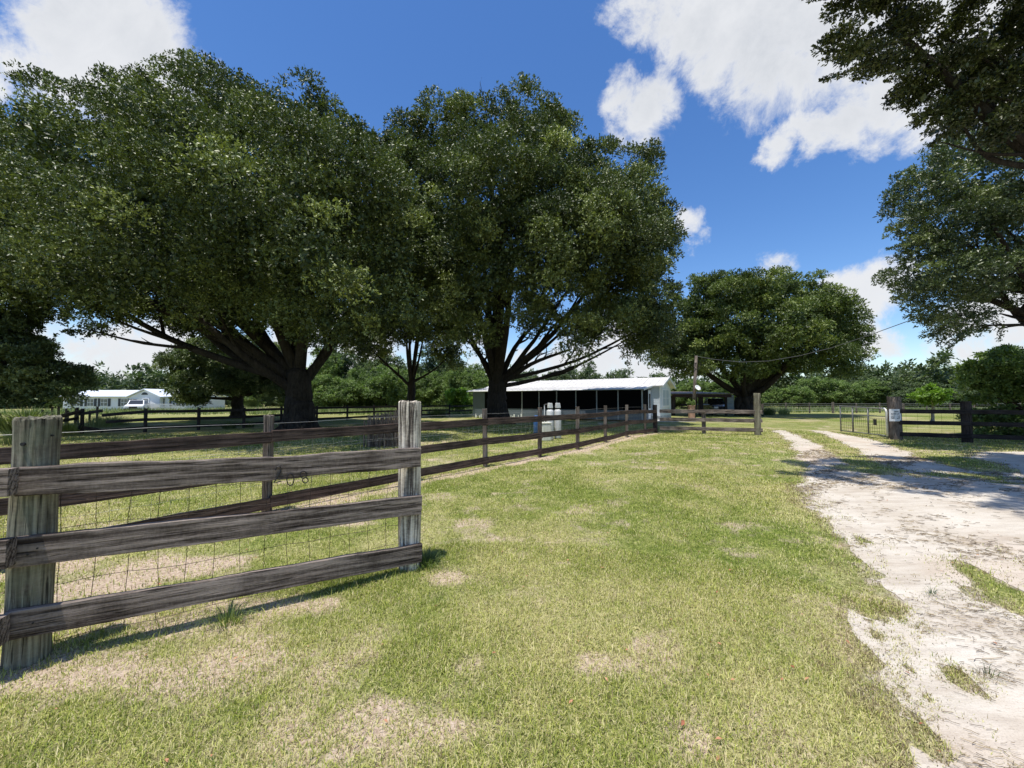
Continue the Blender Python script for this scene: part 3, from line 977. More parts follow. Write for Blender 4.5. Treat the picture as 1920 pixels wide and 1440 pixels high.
# --- the oak in front of the house
Y2 = 25.0
b2 = Vector((at(932, 790, Y2).x, Y2, 0))
L2 = [(915, 225, 80, 62), (850, 250, 80, 60), (790, 270, 62, 55), (985, 225, 80, 62), (1045, 265, 70, 60), (1105, 315, 75, 65), (1175, 340, 75, 62), (1195, 400, 62, 65), (1210, 470, 55, 70),
      (940, 350, 130, 100), (1070, 410, 120, 95), (1150, 480, 90, 90), (860, 400, 90, 100), (960, 480, 120, 80), (1205, 560, 60, 70), (1215, 630, 46, 46),
      (855, 560, 70, 60), (1060, 540, 90, 50), (1135, 600, 75, 38), (1200, 650, 40, 30), (1000, 600, 70, 36), (870, 630, 50, 28), (800, 470, 60, 90), (1236, 500, 34, 60), (1090, 640, 60, 22)]
lob2 = pxlobes(L2, Y2 - 1.5, at(1020, 400, Y2).x, 9.4, 0.6, 0.85, back=False)
fork2 = at(931, 712, Y2)
st2 = auto_stems(rr, b2, 0.60, fork2, lob2, 6, 1.4, 2)
for (ex, ey, dY, r0) in [(880, 640, 0, .25), (850, 570, -1, .2), (935, 560, 0, .34), (960, 430, 1, .26), (1010, 600, 1, .24), (1080, 520, 0, .20), (1070, 655, -1, .20), (1170, 640, -1, .15), (1120, 560, 2, .16), (900, 450, -1, .28), (1230, 600, 0, .15)]:
    e = at(ex, ey, Y2 + dY)
    st2 += grow(rr, b2.lerp(fork2, rr.uniform(.72, .97)), e, r0, 2, 4)
make_tree('oak_tree', 'tall oak with forked limbs standing right in front of the long screened house', b2, plumes(lob2, 5, 2, .4, (.22, .36), 1.9), st2, 480000, 0.158, 0.90, M_OAK, 102, inner=0.05, core=0.5, flat=1.05, lodY=25, coresz=1.25)

# --- thin tree between the two oaks, farther back
Y3 = 37.0
b3 = Vector((at(770, 781, Y3).x, Y3, 0))
lob3 = pxlobes([(765, 540, 75, 60), (715, 610, 55, 48), (830, 600, 60, 55), (770, 600, 60, 40), (690, 650, 35, 24), (850, 660, 35, 34), (800, 470, 70, 60)], Y3, b3.x, 5.5)
st3 = auto_stems(rr, b3, 0.36, at(772, 710, Y3), lob3, 8, 1.3, 2)
make_tree('oak_tree', 'slender dark oak with a thin straight trunk seen between the two big oaks', b3, lob3, st3, 70000, 0.20, 0.9, M_OAK, 103, inner=0.2)

# --- round oak beyond the barn
Y4 = 39.0
b4 = Vector((at(1395, 779, Y4).x, Y4, 0))
L4 = [(1300, 575, 62, 45), (1370, 560, 65, 40), (1435, 556, 62, 36), (1500, 565, 60, 38), (1545, 595, 52, 45), (1580, 620, 38, 50), (1600, 640, 24, 42), (1420, 620, 130, 60), (1270, 640, 55, 55),
      (1330, 660, 80, 45), (1490, 665, 90, 42), (1570, 680, 40, 30), (1400, 690, 60, 24), (1245, 665, 30, 35)]
lob4 = pxlobes(L4, Y4, at(1430, 600, Y4).x, 9.8)
st4 = auto_stems(rr, b4, 0.80, at(1398, 742, Y4), lob4, 12, 1.5, 2)
make_tree('oak_tree', 'broad dome shaped oak beyond the barn with a short stout trunk', b4, plumes(lob4, 5, 4), st4, 200000, 0.19, 1.0, M_OAK2, 104, inner=0.3)

# --- left edge oak and the oak before the white house
Y5 = 21.0
b5 = Vector((at(-12, 802, Y5).x, Y5, 0))
lob5 = pxlobes([(20, 640, 62, 40), (-60, 620, 95, 70), (60, 685, 56, 42), (0, 710, 75, 36), (104, 712, 40, 38), (-120, 690, 80, 60), (90, 740, 38, 16), (-40, 745, 60, 20)], Y5, at(-30, 700, Y5).x, 5.0)
st5 = auto_stems(rr, b5, 0.28, at(-30, 745, Y5), lob5, 6, 1.2, 2, 0.1)
make_tree('oak_tree', 'low dark green oak at the far left edge of the picture', b5, plumes(lob5, 3, 5), st5, 110000, 0.14, 0.6, M_PALE, 105, inner=0.3)
Y6 = 33.0
b6 = Vector((at(446, 784, Y6).x, Y6, 0))
lob6 = pxlobes([(375, 662, 48, 36), (335, 690, 32, 26), (440, 670, 70, 42), (505, 685, 52, 45), (400, 715, 68, 34), (475, 725, 62, 30), (345, 735, 36, 20), (535, 720, 34, 36), (370, 755, 30, 10)], Y6, at(430, 700, Y6).x, 5.2)
st6 = auto_stems(rr, b6, 0.42, at(446, 735, Y6), lob6, 8, 1.3, 2)
make_tree('oak_tree', 'bushy mid green oak covering the right end of the white house', b6, plumes(lob6, 3, 6), st6, 100000, 0.17, 0.75, M_PALE, 106, inner=0.3)

# --- near oak overhead at the right, trunk outside the frame
def wl(lst):
    return [((x, y, z), (a, b, c)) for x, y, z, a, b, c in lst]


lob7 = []
for px, py, rx, ry, Yd in [(1665, 45, 55, 32, 7.6), (1740, 70, 75, 50, 7.8), (1835, 85, 90, 75, 7.8), (1915, 140, 90, 90, 7.8), (1800, 165, 62, 40, 7.4), (1770, 215, 42, 16, 7.2), (1745, 250, 24, 12, 7.2),
                           (1860, 220, 70, 45, 7.2), (1600, 100, 46, 11, 7.2), (1575, 125, 26, 8, 7.2), (1560, 143, 14, 6, 7.2), (1650, 112, 45, 16, 7.3), (1625, 10, 34, 14, 7.8), (1710, 130, 44, 18, 7.3), (1735, 190, 25, 10, 7.2), (1910, 250, 45, 30, 7.4),
                           (2010, 60, 140, 130, 7.8), (1960, 230, 60, 50, 8)]:
    c = at(px, py, Yd); s = Yd / FPX
    lob7.append(((c.x, c.y, c.z), (rx * s, (rx + ry) / 2 * s * 1.1, ry * s)))
lob7 += wl([(7.6, 4.7, 9.4, .9, .5, .3), (9.2, 3.6, 9.2, .9, .5, .35), (6.8, 6.1, 9.9, .8, .4, .3), (10.2, 4.4, 9.6, 1.0, .6, .4), (6.3, 3.9, 9.3, .6, .4, .25), (8.6, 5.6, 10.1, 1.0, .5, .4), (6.8, 3.3, 9.2, .7, .5, .25), (5.4, 3.3, 9.0, .4, .4, .2), (8.0, 2.9, 9.0, .8, .5, .3), (5.8, 5.0, 9.6, .8, .5, .3), (8.6, 4.7, 9.8, 1.0, .8, .4), (7.4, 5.6, 10.0, .9, .6, .35), (4.9, 6.4, 9.7, .5, .7, .2), (6.2, 4.2, 9.0, .7, .5, .25), (7.2, 6.6, 10.3, 1.0, .8, .3), (5.6, 5.9, 9.6, .75, 1.1, .30), (6.8, 5.2, 9.9, .9, 1.3, .4), (6.3, 7.3, 10.0, 1.1, .55, .35), (8.2, 6.4, 10.2, 1.5, 1.3, .6), (7.9, 4.0, 9.4, 1.0, .8, .4), (9.9, 5.2, 10.2, 1.5, 1.7, .8), (5.3, 4.4, 9.6, .5, .5, .2),
            (11.8, 6.5, 9.9, 1.8, 1.8, 1.1), (10.6, 3.6, 9.0, 1.4, .8, .5), (12.8, 4.4, 8.8, 1.5, 1.4, 1.0)])
b7 = Vector((13.2, 6.4, 0))
st7 = auto_stems(rr, b7, 0.42, Vector((13.0, 6.5, 3.2)), lob7[:14], 3, 1.4, 1)
for px, py, Yd in [(1700, 70, 7.6), (1790, 180, 7.2), (1820, 110, 7.8), (1850, 200, 7.3)]:
    e = at(px + 70, py, Yd)
    st7 += grow(rr, Vector((12.6, 6.6, 5.6)), e, 0.07, 1, 3)
tw = [[(1720, 60), (1660, 85), (1600, 95), (1545, 97)], [(1700, 90), (1640, 120), (1590, 135), (1536, 152)], [(1740, 110), (1680, 130), (1640, 140), (1598, 147)], [(1760, 130), (1710, 165), (1690, 180)],
      [(1700, 20), (1650, 10), (1604, 16)], [(1700, 45), (1640, 60), (1600, 88)], [(1800, 120), (1760, 150), (1725, 170), (1708, 171)], [(1810, 160), (1770, 190), (1735, 215), (1713, 240)], [(1850, 200), (1800, 225), (1760, 262), (1742, 275)],
      [(1880, 240), (1850, 250), (1822, 258)], [(1700, -20), (1660, 0), (1620, 5)], [(1750, 130), (1700, 145), (1660, 150)], [(1780, 170), (1730, 190), (1706, 200)], [(1700, 60), (1640, 80), (1580, 110)], [(1690, 70), (1640, 100), (1560, 112)],
      [(1860, 215), (1800, 245), (1790, 262)]]
twl = [[at(x, y, 7.3 + .1 * i) for x, y in l] for i, l in enumerate(tw)]
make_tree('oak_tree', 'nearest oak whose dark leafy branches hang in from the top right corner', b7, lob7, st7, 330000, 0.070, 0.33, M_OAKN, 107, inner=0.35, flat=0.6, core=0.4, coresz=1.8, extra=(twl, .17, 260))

Y8 = 13.0
L8 = [(1765, 315, 45, 34), (1735, 365, 50, 30), (1715, 405, 34, 18), (1700, 450, 34, 14), (1770, 430, 66, 46), (1850, 330, 75, 55), (1860, 420, 90, 60), (1725, 520, 42, 30), (1770, 530, 62, 40), (1860, 520, 80, 34),
      (1765, 575, 42, 24), (1730, 470, 40, 22), (1940, 330, 90, 80), (1950, 450, 90, 80), (1795, 605, 26, 22), (1800, 632, 22, 14), (1960, 540, 60, 30), (2040, 420, 110, 130), (1760, 360, 60, 36), (1830, 285, 50, 22)]
lob8 = []
for px, py, rx, ry in L8:
    for k, dyy in enumerate((-1.2, 0.8)):
        Yd = Y8 + dyy
        c = at(px, py, Yd); s = Yd / FPX
        lob8.append(((c.x, c.y, c.z), (rx * s, (rx + ry) / 2 * s * 1.2, ry * s)))
b8 = Vector((19.8, 13.4, 0))
st8 = auto_stems(rr, b8, 0.4, Vector((19.6, 13.3, 3.4)), lob8, 7, 1.4, 1)
for px, py in [(1700, 450), (1790, 610), (1740, 350), (1850, 470), (1720, 520), (1860, 560)]:
    st8 += grow(rr, Vector((19.4, 13.2, 4.6)), at(px + 50, py, Y8), 0.10, 1, 3)
make_tree('oak_tree', 'grey green oak reaching in from the right edge below the overhanging branches', b8, lob8, st8, 170000, 0.082, 0.42, M_OAKG, 108, inner=0.25, flat=0.8, core=0.2, coresz=1.8, extra=([[at(x, y, Y8) for x, y in l] for l in [[(1860, 580), (1820, 612), (1790, 640), (1778, 655)], [(1910, 560), (1860, 590), (1830, 605)], [(1760, 440), (1690, 460), (1662, 468)], [(1740, 390), (1690, 405), (1668, 402)], [(1760, 500), (1700, 530), (1680, 532)], [(1770, 330), (1720, 330), (1700, 318)], [(1780, 590), (1740, 600), (1728, 596)], [(1860, 600), (1880, 610), (1872, 640)]]], .22, 200))

# --- shrubby tree at the right edge behind the fence
Y9 = 17.5
b9 = Vector((at(1935, 815, Y9).x, Y9, 0))
lob9 = pxlobes([(1905, 672, 46, 34), (1850, 700, 34, 26), (1935, 720, 70, 50), (1870, 745, 44, 26), (1975, 690, 60, 60), (1900, 780, 50, 22), (1830, 728, 22, 14), (1850, 790, 26, 12), (1950, 800, 60, 22)], Y9, at(1945, 700, Y9).x, 3.4)
st9 = auto_stems(rr, b9, 0.16, at(1930, 770, Y9), lob9, 7, 1.2, 2)
make_tree('leafy_tree', 'low branching green tree spilling over the dark fence at the right edge', b9, plumes(lob9, 3, 9), st9, 80000, 0.12, 0.5, M_WOODS, 109, inner=0.25, core=.8)

# --- bright young tree with a pale trunk
Y10 = 27.0
b10 = Vector((at(1748, 782, Y10).x, Y10, 0))
lob10 = pxlobes([(1733, 740, 17, 10), (1757, 733, 18, 14), (1745, 748, 22, 8)], Y10, b10.x, 1.2)
st10 = auto_stems(rr, b10, 0.09, at(1750, 755, Y10), lob10, 6, 1.2, 0)
make_tree('young_tree', 'small bright yellow green tree with a pale trunk behind the right fence', b10, lob10, st10, 6500, 0.15, 0.34, M_LIME, 110, bark=M_BARKL, inner=0.4)
# --- bright shrub left of the long house
Y11 = 44.0
b11 = Vector((at(855, 774, Y11).x, Y11, 0))
lob11 = pxlobes([(855, 742, 22, 14), (845, 755, 18, 10), (870, 755, 18, 12)], Y11, b11.x, 2.0)
st11 = auto_stems(rr, b11, 0.10, at(855, 765, Y11), lob11, 5, 1.2, 0)
make_tree('shrub', 'bright lime green shrub beside the left end of the long house', b11, lob11, st11, 14000, 0.22, 0.5, M_LIME, 111, inner=0.4, cat='shrub')


# ------------------------------------------------------------------ woodland trees, a few prototypes copied
def proto(name, h, wd, n, leaf, clump, m, seed, pine=False):
    r_ = random.Random(seed)
    lobes = []
    if pine:
        for k in range(9):
            z = h * (0.45 + 0.5 * k / 8)
            q = wd * (0.55 - 0.42 * k / 8)
            lobes.append(((r_.uniform(-.4, .4) * q, r_.uniform(-.4, .4) * q, z), (q, q, h * 0.06)))
    else:
        for k in range(13):
            a = r_.uniform(0, 6.28); t = r_.random() ** .6
            z = h * r_.uniform(0.12, 0.86)
            wq = wd * 0.5 * math.sqrt(max(0.1, 1 - (2 * z / h - 0.9) ** 2 * 0.9))
            q = wd * r_.uniform(0.16, 0.27)
            lobes.append(((math.cos(a) * t * (wq - q * .6), math.sin(a) * t * (wq - q * .6), z), (q, q, q * 0.75)))
        lobes.append(((0, 0, h * 0.9), (wd * .2, wd * .2, h * .1)))
        lobes.append(((0, 0, h * 0.5), (wd * .38, wd * .38, h * .3)))
    t = thing(name, 'x', 'tree')
    if not pine: lobes = plumes(lobes, 4, seed, .5)
    V, F3, tt = crown_leaves(lobes, n, leaf, clump, seed, inner=0.2, flat=1.3)
    npmesh('crown', V, F3, m, t, face_attr={'tint': tt})
    stems = [[(Vector((0, 0, -.3)), .022 * h), (Vector((0.1, 0, h * .4)), .016 * h), (Vector((0, 0, h * .85)), .004 * h)]]
    for k in range(5):
        c = Vector(lobes[k][0]); stems += grow(r_, Vector((0, 0, h * r_.uniform(.2, .5))), c, 0.008 * h, 1, 2)
    trunk_mesh('trunk', stems, t, M_BARK, 6, seed=seed)
    return t


def clone(root, loc, s, rz, label, group, cat='tree', first=set()):
    if root.name not in first and root['label'] == 'x':
        first.add(root.name); o = root
    else:
        o = root.copy(); COL.objects.link(o)
        for ch in root.children:
            c = ch.copy(); COL.objects.link(c); c.parent = o
    o.location = loc; o.scale = (s[0], s[0], s[1]); o.rotation_euler = (0, 0, rz)
    tag(o, label, cat, group)
    return o


PA = proto('woodland_tree', 9, 7.5, 22000, 0.26, 0.8, M_WOODS, 201)
PB = proto('woodland_tree', 8, 8.5, 22000, 0.26, 0.8, M_WOODS, 202)
PC = proto('dark_woodland_tree', 10, 8.0, 22000, 0.26, 0.8, M_WOODD, 203)
PD = proto('dark_woodland_tree', 9, 9.0, 22000, 0.26, 0.8, M_WOODD, 204)
PP = proto('pine_tree', 13, 6.5, 9000, 0.30, 0.8, M_WOODD, 205, True)
rw = random.Random(77)


def row(px0, px1, n, Y0, Y1, top, protos, label, group):
    """woodland trees whose tops reach about the photograph's skyline 'top' (px y)"""
    ORD = ['first', 'second', 'third', 'fourth', 'fifth', 'sixth', 'seventh', 'eighth', 'ninth', 'tenth', 'eleventh', 'twelfth', 'thirteenth', 'fourteenth']
    for i in range(n):
        px = px0 + (px1 - px0) * (i + rw.uniform(.2, .8)) / n
        Yd = rw.uniform(Y0, Y1)
        tp = top + rw.uniform(-15, 15)
        p = at(px, tp, Yd)
        h = p.z
        pr = rw.choice(protos)
        h0 = {PA: 9, PB: 8, PC: 10, PD: 9, PP: 13}[pr]
        s = h / h0 * 1.02
        w_ = s * rw.uniform(.95, 1.25)
        if w_ < 0.62: w_ = 0.62 + rw.uniform(0, .15)
        clone(pr, (p.x, p.y, 0), (w_, s), rw.uniform(0, 6.28), ORD[i] + ' from left, ' + label, group)


row(560, 900, 11, 56, 64, 706, [PA, PB], 'sunlit green tree in the wood edge between the big oaks', 'wood edge between the oaks')
row(590, 910, 9, 72, 84, 676, [PC, PA, PD], 'taller tree rising behind the wood edge between the oaks', 'tall trees behind the oaks')
row(940, 1040, 3, 74, 84, 706, [PC, PD], 'dark tree over the left part of the metal roof', 'trees over the roof')
row(1035, 1110, 4, 80, 88, 694, [PP, PC], 'pine topped tree over the middle of the metal roof', 'clump over the roof')
row(1165, 1235, 3, 92, 100, 706, [PP], 'small distant pine peeping over the right end of the roof', 'far pines over the roof')
row(1235, 1400, 7, 58, 66, 716, [PA, PB], 'leafy green tree behind the open barn', 'trees behind the barn')
row(1400, 1660, 10, 60, 70, 728, [PA, PB], 'light green pasture edge tree right of the domed oak', 'light trees at the pasture edge')
row(1560, 1900, 14, 74, 88, 702, [PC, PD], 'dark green tree in the wood beyond the metal gate', 'dark wood beyond the gate')
row(1660, 1920, 8, 56, 64, 726, [PC, PD], 'front row dark tree of the wood behind the right fence', 'front trees behind the right fence')
row(130, 330, 10, 92, 104, 713, [PC, PD], 'dark green tree of the wood behind the white house', 'wood behind the white house')
row(-120, 140, 7, 70, 84, 712, [PC, PA], 'tree in the wood left of the white house', 'wood left of the white house')
row(330, 580, 8, 76, 90, 716, [PC, PA], 'tree of the wood seen left of the great oak', 'wood left of the great oak')
row(1900, 2300, 8, 60, 80, 705, [PC, PD], 'dark tree of the wood past the right edge tree', 'wood at the far right')
row(-500, -120, 6, 60, 80, 700, [PC, PD], 'tree of the wood beyond the left edge', 'wood at the far left')


def far_woods():
    # closed belt of far woodland that reads as one mass
    r = np.random.default_rng(9)
    lobes = []
    for i in range(190):
        a = math.radians(-64 + 128 * i / 189)
        d = 112 + r.uniform(-5, 8)
        h = 7.5 + r.uniform(-1.5, 2)
        lobes.append(((d * math.sin(a), d * math.cos(a), h * .5), (3.0, 3.0, h * .5)))
    V, F3, tt = crown_leaves(lobes, 90000, 0.75, 1.6, 10, inner=0.3)
    o = npmesh('far_woods', V, F3, M_WOODD, face_attr={'tint': tt})
    tag(o, 'continuous far belt of dark woods closing the horizon', 'woods', kind='stuff')


far_woods()


# ------------------------------------------------------------------ fences
def plank(name, p0, p1, hgt, thk, m, parent, segs=14, wane=0.006, seed=0, nrm_off=0.0, twist=0.0):
    """weathered board from p0 to p1 (centre line), local x along the board"""
    p0 = Vector(p0); p1 = Vector(p1)
    d = p1 - p0; L = d.length
    yaw = math.atan2(d.y, d.x); pit = -math.asin(d.z / L)
    rr_ = random.Random(seed * 13 + 5)
    vs = []; fs = []
    ph = [rr_.uniform(0, 6.28) for _ in range(6)]
    for i in range(segs + 1):
        x = L * i / segs
        top = hgt / 2 + wane * (math.sin(x * 3.1 + ph[0]) + 0.6 * math.sin(x * 9.7 + ph[1])) + rr_.uniform(-1, 1) * wane * .5
        bot = -hgt / 2 + wane * (math.sin(x * 2.7 + ph[2]) + 0.6 * math.sin(x * 8.1 + ph[3])) + rr_.uniform(-1, 1) * wane * .4
        bow = 0.006 * math.sin(PI * i / segs * 2 + ph[4]) + nrm_off
        e = 0.004
        xe = x + (rr_.uniform(-1, 1) * .004 if i in (0, segs) else 0)
        sec = [(-thk / 2, bot + e), (-thk / 2 + e, bot), (thk / 2 - e, bot), (thk / 2, bot + e), (thk / 2, top - e), (thk / 2 - e, top), (-thk / 2 + e, top), (-thk / 2, top - e)]
        for yy, z in sec: vs.append((xe, yy + bow, z))
    for i in range(segs):
        for k in range(8):
            a = i * 8 + k; b = i * 8 + (k + 1) % 8
            fs.append((a, b, b + 8, a + 8))
    fs.append(tuple(range(7, -1, -1))); fs.append(tuple(segs * 8 + k for k in range(8)))
    o = meshobj(name, vs, [f[::-1] for f in fs], m, None, (0, 0, 0))
    COL.objects.unlink(o)
    o.location = p0
    o.rotation_euler = (0, pit, yaw)
    link(o, parent)
    return o


def roundpost(name, base, h, r, m, parent, n=26, seed=0, lean=(0, 0), square=False, chew=0.012):
    rr_ = random.Random(seed + 99)
    lob = [rr_.uniform(-1, 1) for _ in range(n)]
    vs = []; fs = []
    zs = [-0.15, 0.0, h * .12, h * .3, h * .5, h * .7, h * .86, h * .95, h - .012, h]
    for j, z in enumerate(zs):
        rs = r * (1 + 0.03 * math.sin(j * 1.7 + seed)) * (0.975 if j == len(zs) - 1 else 1)
        for k in range(n):
            a = 2 * PI * k / n
            q = rs * (1 + 0.035 * lob[k] + 0.02 * rr_.uniform(-1, 1))
            if square:
                ca, sa = math.cos(a), math.sin(a)
                q = rs * min(1.18, 0.98 / max(abs(ca), abs(sa))) * (1 + 0.01 * rr_.uniform(-1, 1))
            zt = z + (rr_.uniform(-chew, chew) if j >= len(zs) - 2 else 0)
            t = z / h
            vs.append((math.cos(a) * q + lean[0] * t, math.sin(a) * q + lean[1] * t, zt))
    for j in range(len(zs) - 1):
        for k in range(n):
            a = j * n + k; b = j * n + (k + 1) % n
            fs.append((a, b, b + n, a + n))
    top = (len(zs) - 1) * n
    vs.append((lean[0], lean[1], h + rr_.uniform(-.008, .004)))
    for k in range(n):
        fs.append((top + k, top + (k + 1) % n, len(vs) - 1))
    o = meshobj(name, vs, fs, m, None, (0, 0, 0))
    COL.objects.unlink(o)
    o.location = (base[0], base[1], hz(base[0], base[1]) if len(base) < 3 else base[2])
    link(o, parent)
    return o


def wiremesh(name, pts, z0, z1, dx, dz, r, m, parent, off=0.0, jit=0.012, seed=0):
    """woven field wire along a polyline"""
    rr_ = random.Random(seed)
    mb = MB()
    segs = []
    for a, b in zip(pts[:-1], pts[1:]):
        a = Vector(a); b = Vector(b)
        L = (b - a).length
        nrm_ = Vector((-(b - a).y, (b - a).x, 0)).normalized() * off
        k = max(1, int(L / dx))
        for i in range(k):
            segs.append(a.lerp(b, i / k) + nrm_)
    segs.append(Vector(pts[-1]))
    zl = []; z = z0
    while z < z1 + .01:
        zl.append(z); z += dz
    grid = [[Vector((p.x + rr_.uniform(-jit, jit), p.y + rr_.uniform(-jit, jit), zz_ + rr_.uniform(-jit, jit) + hz(p.x, p.y))) for zz_ in zl] for p in segs]
    for col in grid: mb.tube(col, r, 3, False)
    for j in range(len(zl)): mb.tube([g_[j] for g_ in grid], r, 3, False)
    return mb.build(name, m, parent)


def off_perp(a, b, d):
    v = Vector((b[0] - a[0], b[1] - a[1], 0)).normalized()
    return Vector((v.y, -v.x, 0)) * d


# near entrance panel -------------------------------------------------
A = Vector((gr(42, 1258).x - .085, gr(42, 1258).y + .09, 0)); B = Vector((gr(762, 1075).x, gr(762, 1075).y + .1, 0))
fn = thing('plank_fence', 'nearest weathered three rail fence panel with house numbers on its top rail', 'fence', (A.x, A.y, hz(A.x, A.y)))
zA, zB = hz(A.x, A.y), hz(B.x, B.y)
roundpost('post', A, 1.40 - zA, 0.092, M_POSTG, fn, 40, 1)['label'] = 'thick grey green round post with a nail hole'
roundpost('post', B, 1.495 - zB, 0.098, M_POST, fn, 30, 2, (-.012, 0))['label'] = 'pale weathered round post with deep cracks'
fo = off_perp(A, B, 1) * 1.0           # towards the camera
ex = (B - A).normalized()


def railpt(P, px, py, d):
    # point on the vertical plane of the rails that is seen at the given pixel
    o = P + fo * d
    r_ = ray(px, py)
    n_ = fo
    t = (o - Vector((0, 0, CAMH))).dot(n_) / r_.dot(n_)
    return Vector((0, 0, CAMH)) + r_ * t


RT = 0.118
for k, (q0, q1) in enumerate([((33, 905), (788, 859)), ((22, 1037), (789, 946)), ((10, 1174), (790, 1036))]):
    a = railpt(A, *q0, RT); b = railpt(A, *q1, RT)
    plank('rail', a, b, (0.166, 0.162, 0.155)[k], 0.042, M_RAIL, fn, 34, (0.007, 0.003, 0.004)[k], k + 1)
    for (u, side) in ((0.035, a), (1.0, b)):
        pass
# nails, and the nail holes of the left post
for k, (q) in enumerate([(70, 1028), (52, 1040), (62, 1168), (770, 860), (772, 948), (768, 1040)]):
    p = railpt(A, *q, RT + .022)
    MB().tube([p, p + fo * .004], 0.005, 8).build('nail_head', M_BLACK, fn)
for q, r9 in (((43, 831), .010), ((98, 815), .006)):
    r_ = ray(*q); tA = (A.x * r_.x + A.y * r_.y) / (r_.x ** 2 + r_.y ** 2)
    pz = Vector((0, 0, CAMH)) + r_ * tA
    o2 = Vector((pz.x - A.x, pz.y - A.y, 0)); lat = min(o2.length, .09)
    dc_ = -Vector((A.x, A.y, 0)).normalized()
    ps = pz + dc_ * (math.sqrt(.0985 ** 2 - lat ** 2))
    nn_ = (ps - Vector((A.x, A.y, ps.z))).normalized()
    MB().tube([ps - nn_ * .02, ps + nn_ * .003], r9, 10).build('nail_hole', M_BLACK, fn)


def num(strokes, name):
    mb = MB()
    for s_ in strokes:
        mb.tube([railpt(A, x, y, RT + .026) for x, y in s_], 0.0043, 6)
    o = mb.build(name, M_BLACK, fn)
    return o


num([[(516, 882), (519, 876), (524, 874), (527, 878), (526, 884), (521, 893), (514, 905), (519, 904.5), (527, 902)]], 'house_number')
num([[(544.5 + 6.6 * math.sin(t * PI / 9), 899 - 11.3 * math.cos(t * PI / 9)) for t in range(19)]], 'house_number')
num([[(569 + 6.2 * math.sin(t * PI / 8), 890 - 6.6 * math.cos(t * PI / 8)) for t in range(17)], [(572.5 + 5.2 * math.sin(t * PI / 8), 900.5 - 5.0 * math.cos(t * PI / 8)) for t in range(17)],
     [(572, 895), (567, 897)]], 'house_number')
wiremesh('wire_mesh', [A + ex * .1, B - ex * .05], 0.06, 1.08, 0.145, 0.165, 0.0021, M_WIRE, fn, 0.03, 0.010, 3)
# panel running on to the left and towards the camera
A2 = A + fo * 0.02
fl = thing('plank_fence', 'butt ends of the next fence panel cut off by the left edge', 'fence', (A.x - .5, A.y - .5, 0))
for k, (q, zt) in enumerate([((27, 903), .0), ((19, 1036), 0), ((8, 1180), 0)]):
    a = railpt(A, *q, RT + .075)
    b = a + Vector((-1.9, -0.75, 0.01))
    plank('rail', a, b, 0.150, 0.075, M_RAIL, fl, 12, 0.004, 20 + k)
roundpost('post', (a.x - 2.05, a.y - .72), 1.35, .11, M_POSTG, fl, 24, 8)

# long fence running back to the house ---------------------------------
lf = thing('plank_fence', 'long brown three rail fence with wire running back to the corner by the house', 'fence', (FEN[3].x, FEN[3].y, 0))
for i, p in enumerate(FEN):
    last = i == len(FEN) - 1
    if i == 3:
        pp = p
    hgt = 1.30 if not last else 1.28
    roundpost('post', p, hgt, 0.055 if not last else .10, M_POSTB if not last else M_POSTD, lf, 14, i + 30, (rr.uniform(-.02, .02), 0), square=not last, chew=.006)
for i, (p, q) in enumerate(zip(FEN[:-1], FEN[1:])):
    o_ = off_perp(p, q, 0.078)
    for k, z in enumerate((1.00, 0.57, 0.15)):
        a = p + o_ + Vector((0, 0, z + hz(p.x, p.y) + rr.uniform(-.012, .012))); b = q + o_ + Vector((0, 0, z + hz(q.x, q.y) + rr.uniform(-.012, .012)))
        dd = (b - a).normalized() * 0.0015
        plank('rail', a + dd, b - dd, 0.148, 0.036, M_RAILB, lf, 10, 0.0035, 100 + i * 3 + k)
wiremesh('wire_mesh', FEN, 0.05, 1.12, 0.155, 0.155, 0.0016, M_WIREG, lf, 0.062, 0.008, 4)
mbw = MB()
for z, dz in ((1.19, .02), (.80, .03)):
    pts = []
    for i in range(41):
        t = i / 40 * (len(FEN) - 1); j = min(int(t), len(FEN) - 2); p = FEN[j].lerp(FEN[j + 1], t - j)
        pts.append(p + off_perp(FEN[j], FEN[j + 1], -.07) + Vector((0, 0, z + rr.uniform(-dz, dz) * .5)))
    mbw.tube(pts, 0.0022, 4)
mbw.build('strand_wire', M_WIREG, lf)

# cross fence ------------------------------------------------------------
cf = thing('plank_fence', 'short weathered fence crossing from the corner post to the tall post at the drive', 'fence', (FEN[-1].x, FEN[-1].y, 0))
C0 = FEN[-1] + Vector((.15, -.02, 0)); C1 = gr(1320, 813); C2 = gr(1421, 816)
roundpost('post', C1, 1.06, .085, M_POSTB, cf, 16, 51)
roundpost('post', C2, 1.79, .13, M_POSTG, cf, 22, 52)['label'] = 'tall thick end post'
for i, (p, q) in enumerate(((C0, C1), (C1, C2 + Vector((.13, 0, 0))))):
    o_ = off_perp(p, q, 0.15 if i else .14)
    for k, z in enumerate((0.99, 0.62, 0.22)):
        plank('rail', p + Vector((0, -.12, z)), q + Vector((-.002 if i == 0 else 0, -.13, z)), 0.165, 0.04, M_RAIL, cf, 10, 0.005, 200 + i * 3 + k)

